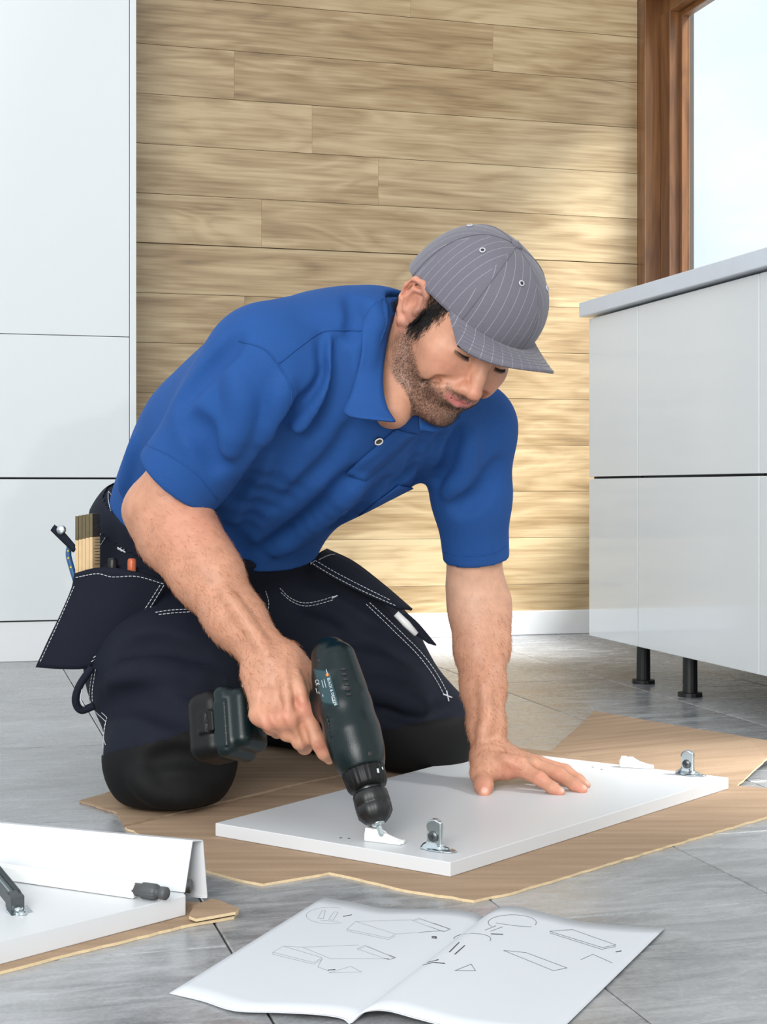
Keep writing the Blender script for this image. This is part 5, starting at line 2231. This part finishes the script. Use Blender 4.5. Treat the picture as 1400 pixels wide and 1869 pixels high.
linesR = [elps(935, 1684, 44, 14, 150, 380), elps(862, 1714, 34, 10, 180, 380), [(1003, 1700), (1045, 1697), (1124, 1725), (1100, 1730), (1003, 1700)], [(1003, 1703), (1098, 1733), (1124, 1728)],
          [(919, 1735), (960, 1739), (1035, 1767), (1010, 1772), (919, 1735)], [(1060, 1752), (1082, 1742), (1118, 1758)], [(885, 1698), (905, 1690)], [(895, 1700), (917, 1692)],
          [(860, 1760), (830, 1772), (868, 1772), (860, 1760)], [(905, 1685), (940, 1690), (970, 1692)]]
darkL = [[(626, 1673), (642, 1670)], [(788, 1710), (796, 1710), (796, 1713), (788, 1712)], [(598, 1771), (612, 1770)]]
darkR = [[(896, 1705), (918, 1706)], [(772, 1762), (790, 1757), (812, 1759)], [(780, 1757), (800, 1752)], [(820, 1738), (838, 1720)], [(830, 1742), (848, 1726)], [(1124, 1738), (1134, 1736)]]
ink(linesL, 0.00030, M['ink'], 'line_drawing', pL)
ink(linesR, 0.00030, M['ink'], 'line_drawing', pR)
ink(darkL, 0.00070, M['ink_dark'], 'line_drawing', pL)
ink(darkR, 0.00060, M['ink_dark'], 'line_drawing', pR)

# ------------------------------------------------------------------ drawer parts at the lower left
DZ = 0.024
pn = prism('drawer_bottom', [PF(339, 1634, DZ), PF(0, 1719, DZ), PF(-190, 1768, DZ), PF(-190, 1580, DZ), PF(0, 1592, DZ), PF(330, 1622, DZ)], (0, 0, -(DZ - CT - 0.0004)), M['board_white'], None, 0.0008)
tag(pn, 'white drawer bottom board lying on cardboard at the lower left', 'board')
c = PF(327, 1655, 0.010)
lathe('screw_hole', c + np.array([0.001, -0.0008, 0]), c - np.array([0.001, -0.002, 0]), [(0, 0.0020), (1, 0.0020)], M['frame_wood'], pn, 10)
# metal drawer side: a thin folded white profile, open at the end
ds = empty('drawer_profile', tuple(PF(360, 1640, 0.0)))
tag(ds, 'white metal drawer side standing behind the drawer bottom, open end showing', 'drawer side')
ds_off = Matrix.Translation(-ds.location)


def dsp(o):
    o.parent = ds
    o.matrix_parent_inverse = ds_off
    return o


zb = DZ + 0.0005
e_in_b = PF(338, 1629, zb)
dirn = PF(0, 1594, zb) - e_in_b
dirn[2] = 0
dirn /= np.linalg.norm(dirn)
LEN = 0.34
e_in_t = P(352, 1536, e_in_b[1] + 0.016)
e_out_t = P(370, 1535, e_in_b[1] + 0.030)
e_out_b = PF(378, 1637, 0.012)


def slab_between(name, a, b, th, mat, ln=LEN, start=0.0):
    nrm = np.cross(b - a, dirn)
    nrm /= np.linalg.norm(nrm)
    A0_, B0_ = a + dirn * start, b + dirn * start
    A1_, B1_ = a + dirn * ln, b + dirn * ln
    pts = [A0_, B0_, B1_, A1_]
    return dsp(prism(name, pts, tuple(nrm * th), mat, None))


slab_between('inner_skin', e_in_b, e_in_t, 0.0012, M['board_white'])
slab_between('top_skin', e_in_t, e_out_t, 0.0012, M['board_white'])
slab_between('outer_skin', e_out_t, e_out_b, 0.0012, M['board_white'])
slab_between('bottom_lip', e_out_b, PF(366, 1637, 0.012), 0.0012, M['board_white'])
mid = (e_in_b + e_out_b) / 2
rail_a = e_in_b * 0.55 + e_out_b * 0.45 + np.array([0, 0, 0.008])
rail_b = e_in_b * 0.45 + e_out_b * 0.55 + np.array([0, 0, 0.024])
dsp(tube('slide_rail', [rail_a + dirn * 0.006, rail_a + dirn * 0.3], 0.0075, M['dark_steel'], None, 10))
dsp(tube('slide_rail', [rail_b + dirn * 0.012 + np.array([0, 0, 0.010]), rail_b + dirn * 0.3 + np.array([0, 0, 0.010])], 0.005, M['dark_steel'], None, 10))
# square white railing bar with a dark knob
ra0, ra1 = PF(243, 1641, DZ + 0.0005), PF(0, 1606, DZ + 0.0005)
bdir = (ra1 - ra0) / np.linalg.norm(ra1 - ra0)
bside = np.cross((0, 0, 1), bdir)
if bside[1] < 0:
    bside = -bside
bar = empty('railing_bar', tuple(ra0))
tag(bar, 'white square railing bar with a dark ribbed end knob on the drawer board', 'rail')
b_off = Matrix.Translation(-bar.location)
q0 = ra0 + np.array([0, 0, 0.0145])
pb = prism('bar', [q0, q0 + bside * 0.013, q0 + bside * 0.013 + bdir * 0.20, q0 + bdir * 0.20], (0, 0, -0.0143), M['white_plastic'], None, 0.0010)
pb.parent = bar
pb.matrix_parent_inverse = b_off
k0 = ra0 + bside * 0.0065 + np.array([0, 0, 0.0082])
kn = lathe('knob', k0 + bdir * 0.002, k0 - bdir * 0.037, [(0, 0.0066), (0.22, 0.0066), (0.24, 0.0082), (0.62, 0.0084), (0.70, 0.0074), (0.72, 0.0045), (0.80, 0.0045), (0.82, 0.0066), (0.97, 0.0066), (1, 0.0055)], M['grey_rubber'], None, 48, (2, 4, 14, 0.08))
kn.parent = bar
kn.matrix_parent_inverse = b_off
# hinge arm and clip
hg = empty('furniture_hinge', tuple(PF(20, 1640, DZ)))
tag(hg, 'zinc steel hinge arm lying on the drawer board', 'hinge')
h_off = Matrix.Translation(-hg.location)


def hp(o):
    o.parent = hg
    o.matrix_parent_inverse = h_off
    return o


a0, a1 = PF(-40, 1566, DZ + 0.031), PF(30, 1652, DZ + 0.006)
hd = (a1 - a0) / np.linalg.norm(a1 - a0)
hs_ = np.cross((0, 0, 1), hd)


def obox(name, c, ln, wd, ht, mat, bev=0.0006):
    c = np.array(c)
    pts = [c + hd * ln / 2 + hs_ * wd / 2, c - hd * ln / 2 + hs_ * wd / 2, c - hd * ln / 2 - hs_ * wd / 2, c + hd * ln / 2 - hs_ * wd / 2]
    pts = [p + np.array([0, 0, ht / 2]) for p in pts]
    return hp(prism(name, pts, (0, 0, -ht), mat, None, bev))


cen = (a0 + a1) / 2
for sgn in (1, -1):
    obox('cheek', cen + hs_ * 0.0062 * sgn + np.array([0, 0, 0.0045]), 0.100, 0.0014, 0.013, M['dark_steel'], 0.0003)
obox('arm', cen + np.array([0, 0, 0.0025]), 0.100, 0.011, 0.004, M['steel'])
obox('block', a1 - hd * 0.004 + np.array([0, 0, 0.002]), 0.014, 0.015, 0.015, M['dark_steel'])
obox('base_plate', a1 + hd * 0.010 + hs_ * 0.001 - np.array([0, 0, 0.004]), 0.026, 0.024, 0.0022, M['steel'])
for q in (0.006, 0.016):
    c = a1 + hd * q + np.array([0, 0, -0.0028])
    hp(lathe('screw', c, c + np.array([0, 0, 0.004]), [(0, 0.0045), (0.6, 0.0045), (1, 0.003)], M['steel'], None, 16))
cl = empty('furniture_hinge', tuple(PF(8, 1590, DZ)))
tag(cl, 'dark metal hinge clip behind the railing bar at the left picture edge', 'hinge')
p0 = PF(-40, 1586, DZ + 0.001)
for nm, lo_, hi_, mt in (('plate', (0.0, 0.0, 0.0), (0.044, 0.012, 0.010), M['dark_steel']), ('lug', (0.010, -0.002, 0.004), (0.018, 0.002, 0.012), M['steel']), ('wing', (0.030, 0.001, 0.009), (0.050, 0.011, 0.0115), M['dark_steel'])):
    bm = bmesh.new()
    bm_box(bm, lo_, hi_, 0.0008, 1)
    o = from_bm(nm, bm, mt, cl)
    o.location = Vector(p0) - cl.location


# ------------------------------------------------------------------ trouser pockets, stitching, tools in the pocket
def first_hit(u, v, dflt):
    h = tsurf.hit(u, v)
    return h[0].y if h[0] is not None else dflt


dp = min(first_hit(280, 1085, 2.25), first_hit(230, 1100, 2.3)) - 0.028
PK_L = [(137, 1046), (131, 1075), (112, 1120), (88, 1170), (66, 1218)]
PK_M1 = [(180, 1036), (172, 1080), (150, 1130), (128, 1180), (112, 1221)]
PK_M2 = [(240, 1042), (228, 1085), (208, 1130), (185, 1175), (158, 1219)]
PK_R = [(306, 1062), (288, 1094), (266, 1130), (242, 1171), (200, 1200)]
dep = [dp + 0.006, dp - 0.008, dp - 0.010, dp + 0.004]
rows = []
for i in range(5):
    cols = [P(r_[i][0], r_[i][1], dd + 0.004 * i) for r_, dd in zip((PK_L, PK_M1, PK_M2, PK_R), dep)]
    rows.append(catmull(cols, 6))
rows = np.array(rows)
rows = np.stack([catmull(rows[:, j], 5) for j in range(rows.shape[1])], 1)
pk_o = ribbon('holster_pocket', rows, M['navy'], trousers, 0.004)
pk_o['label'] = 'large hanging tool pocket on the right hip'
# back sheet of the pocket
ribbon('pocket_back', rows + np.array([0.004, 0.045, 0.002]), M['navy'], trousers, 0.003)
pv = np.array([v.co for v in pk_o.data.vertices])
pks = Surf(pv, [tuple(p.vertices) for p in pk_o.data.polygons])
stitch('stitching', [[(139, 1054), (178, 1047), (205, 1053), (250, 1052), (300, 1066)], [(299, 1068), (270, 1115), (238, 1165), (200, 1188), (160, 1211)], [(292, 1068), (264, 1112), (233, 1160), (196, 1183), (166, 1203)],
                     [(136, 1070), (118, 1112), (94, 1165), (71, 1214)]], pks, M['thread'], pk_o)
stitch('stitching', [[(211, 869), (197, 904), (205, 939), (220, 956)], [(207, 949), (194, 962), (183, 978)], [(215, 955), (198, 975), (184, 996)], [(233, 975), (231, 992), (225, 1006), (214, 1000)],
                     [(228, 978), (226, 992), (221, 1001)],
                     [(284, 1119), (310, 1115), (346, 1113)], [(290, 1123), (316, 1120), (346, 1118)],
                     [(176, 1222), (170, 1270), (178, 1320), (196, 1362)], [(171, 1222), (165, 1272), (173, 1322), (190, 1364)],
                     [(484, 1078), (490, 1101), (486, 1131)],
                     [(510, 1073), (530, 1092), (560, 1101), (615, 1088)], [(512, 1081), (532, 1098), (560, 1107), (612, 1094)],
                     [(674, 1101), (717, 1141), (763, 1186), (796, 1230), (818, 1270)], [(668, 1104), (711, 1145), (757, 1190), (790, 1234), (812, 1273)],
                     [(194, 1452), (200, 1441), (210, 1433)], [(190, 1450), (196, 1438), (206, 1430)], [(199, 1454), (205, 1444), (215, 1437)]], tsurf, M['thread'], trousers, 0.0016)


def bartack(uvs, surf, parent, off=0.0016):
    vf = VF()
    for a, b in uvs:
        p0, p1 = surf.snap(*a, off)[0], surf.snap(*b, off)[0]
        vf.add(tube_vf([p0, p1], 0.0011, 6))
    return tag(vf.build('bartack', M['thread'], parent), kind='stuff')


bartack([((216, 999), (230, 1008)), ((808, 1268), (824, 1274)), ((814, 1262), (818, 1280)), ((606, 1092), (616, 1088))], tsurf, trousers)

# left-hand hanging pocket lying along the thigh
up_r = [P(596, 1003, 2.40), P(645, 1026, 2.39), P(700, 1068, 2.375), P(752, 1113, 2.36)]
lo_r = [P(560, 1027, 2.345), P(603, 1053, 2.345), P(655, 1080, 2.34), P(728, 1112, 2.335)]


def push_t(pts, off):
    out = []
    for p in pts:
        d = Vector(p) - CAM0
        h = tsurf.t.ray_cast(CAM0, d.normalized())
        L0 = d.length
        if h[0] is not None:
            L0 = min(L0, (h[0] - CAM0).length - off)
        out.append(np.array(CAM0 + d.normalized() * L0))
    return out


g = loft_rails(up_r, lo_r, 0.006, 6, 6)
g = np.array([push_t(r_, 0.004) for r_ in g])
fp_o = ribbon('holster_pocket', g, M['navy'], trousers, 0.004)
fp_o['label'] = 'hanging pocket lying over the left thigh'
fv = np.array([v.co for v in fp_o.data.vertices])
fps = Surf(fv, [tuple(p.vertices) for p in fp_o.data.polygons])
stitch('stitching', [[(565, 1026), (605, 1050), (655, 1076), (722, 1106)], [(568, 1019), (610, 1044), (660, 1070), (712, 1096)], [(582, 1022), (600, 1014), (614, 1012)]], fps, M['thread'], fp_o)
sm = [P(742, 1119, 2.335), P(765, 1140, 2.335), P(796, 1178, 2.335)]
sm2 = [P(728, 1124, 2.330), P(755, 1155, 2.330), P(782, 1175, 2.330)]
g = np.array([push_t(r_, 0.006) for r_ in loft_rails(sm, sm2, 0.002, 4, 5)])
ribbon('pen_flap', g, M['navy'], trousers, 0.003)
vf = VF().add(tube_vf(push_t([P(723, 1120, 2.325), P(742, 1139, 2.325), P(760, 1158, 2.325)], 0.014), [0.0052, 0.0060, 0.0042], 8))
wt_ = vf.build('reflective_tag', M['white_plastic'], trousers)
wt_['label'] = 'white tag beside the thigh pocket'
# belt loop hanging from the right leg seam
dl = first_hit(185, 1260, 2.25)
lp = catmull([P(168, 1218, dl), P(146, 1250, dl - 0.005), P(138, 1278, dl - 0.005), P(148, 1296, dl - 0.002), P(172, 1288, dl)], 6)
from_vf('hammer_loop', *tube_vf(lp, 0.0055, 8), M['navy'], trousers)
lp = catmull([P(150, 1258, dl - 0.012), P(147, 1275, dl - 0.012), P(154, 1290, dl - 0.012)], 5)
from_vf('loop_stitching', *tube_vf(lp, 0.0008, 5), M['thread'], trousers)
# snap strap standing up at the pocket's back
g = loft_rails([P(100, 958, dp + 0.03), P(118, 972, dp + 0.025), P(142, 1000, dp + 0.02)], [P(93, 968, dp + 0.03), P(110, 985, dp + 0.025), P(134, 1008, dp + 0.02)], 0.001, 4, 6)
st_o = ribbon('snap_strap', g, M['navy'], trousers, 0.003)
c = P(112, 967, dp + 0.022)
lathe('snap', c, c + np.array([0, -0.003, 0]), [(0, 0.0068), (0.6, 0.0066), (1, 0.0035)], M['steel'], st_o, 20)

# things carried in the pocket
M['ruler_wood'] = plain('ruler_wood', (206, 176, 132), 0.5, noise=0.12, scale=90)
M['ruler_metal'] = plain('ruler_metal', (98, 88, 66), 0.35, 0.7, noise=0.2, scale=120)
rd = dp + 0.018
rl = empty('folding_ruler', tuple(P(158, 1080, rd)))
tag(rl, 'folded wooden ruler with dark metal ends standing in the hip pocket', 'ruler')
r_off = Matrix.Translation(-rl.location)
x0, x1 = P(137, 1000, rd), P(169, 997, rd - 0.004)
xs = x1 - x0
wv = P(183, 998, rd + 0.012) - x1
upv_ = np.array([0.002, 0.0, 1.0])
for k in range(5):
    a = x0 + xs * (k / 5 + 0.006)
    b = x0 + xs * ((k + 1) / 5 - 0.010)
    zt = P(150, 942 - 1.2 * k, rd)[2]
    zb_ = P(150, 1105, rd)[2]

    def pr(nm, zlo, zhi, mt, ex_=0.0):
        e_ = np.array([0, -1.0, 0]) * ex_
        pts = [np.array([*(a + e_)[:2], zhi]), np.array([*(b + e_)[:2], zhi]), np.array([*(b + wv)[:2], zhi]), np.array([*(a + wv)[:2], zhi])]
        o = prism(nm, pts, (0, 0, -(zhi - zlo)), mt, None, 0.0004)
        o.parent = rl
        o.matrix_parent_inverse = r_off
        return o
    zm = P(150, 986 - 1.5 * k, rd)[2]
    pr('slat', zb_, zm, M['ruler_wood'])
    pr('metal_end', zm, zt, M['ruler_metal'], 0.0003)
vf = VF()
for k in range(16):
    zz = P(150, 945 + 5.6 * k, rd)[2]
    a = x1 + wv * (0.25 if k % 5 else 0.1)
    b = x1 + wv * 0.9
    nn_ = np.array([0.0010, -0.0006, 0])
    vf.add(tube_vf([np.array([a[0], a[1], zz]) + nn_, np.array([b[0], b[1], zz]) + nn_], 0.0004, 4))
o = vf.build('tick_marks', M['ink_dark'], None)
tag(o, kind='stuff')
o.parent = rl
o.matrix_parent_inverse = r_off


def pencil(nm, u, v, r_, mat, label, cat, v2=1085):
    a, b = P(u - 2, v2, rd + 0.004), P(u, v, rd + 0.004)
    o = empty(nm, tuple(a))
    tag(o, label, cat)
    q = lathe('barrel', a, b, [(0, r_), (0.93, r_), (0.985, r_ * 0.8), (1, r_ * 0.35)], mat, None, 14)
    q.parent = o
    q.matrix_parent_inverse = Matrix.Translation(-o.location)
    return o


pencil('pencil', 241, 1019, 0.0062, plain('orange_lacquer', (196, 98, 60), 0.35), 'orange carpenter pencil tip showing above the hip pocket', 'pencil')
pencil('marker_pen', 206, 1018, 0.0068, M['black_plastic'], 'black marker pen end between ruler and orange pencil', 'pen')
tp = empty('tape_measure', tuple(P(132, 1040, dp + 0.034)))
tag(tp, 'edge of a blue tape with yellow marks behind the wooden ruler', 'tape')
t_off = Matrix.Translation(-tp.location)
lp = catmull([P(127, 996, dp + 0.036), P(125, 1012, dp + 0.036), P(129, 1030, dp + 0.036), P(138, 1060, dp + 0.036)], 5)
o = from_vf('case', *tube_vf(lp, 0.0042, 8), plain('tape_blue', (40, 84, 130), 0.4), None)
o.parent = tp
o.matrix_parent_inverse = t_off
for q in (3, 7, 11):
    c = lp[q] + np.array([0.0, -0.0042, 0])
    o = lathe('yellow_mark', c, c + np.array([0, -0.0006, 0]), [(0, 0.0016), (1, 0.0016)], plain('tape_yellow', (206, 190, 70), 0.5), None, 8)
    o.parent = tp
    o.matrix_parent_inverse = t_off
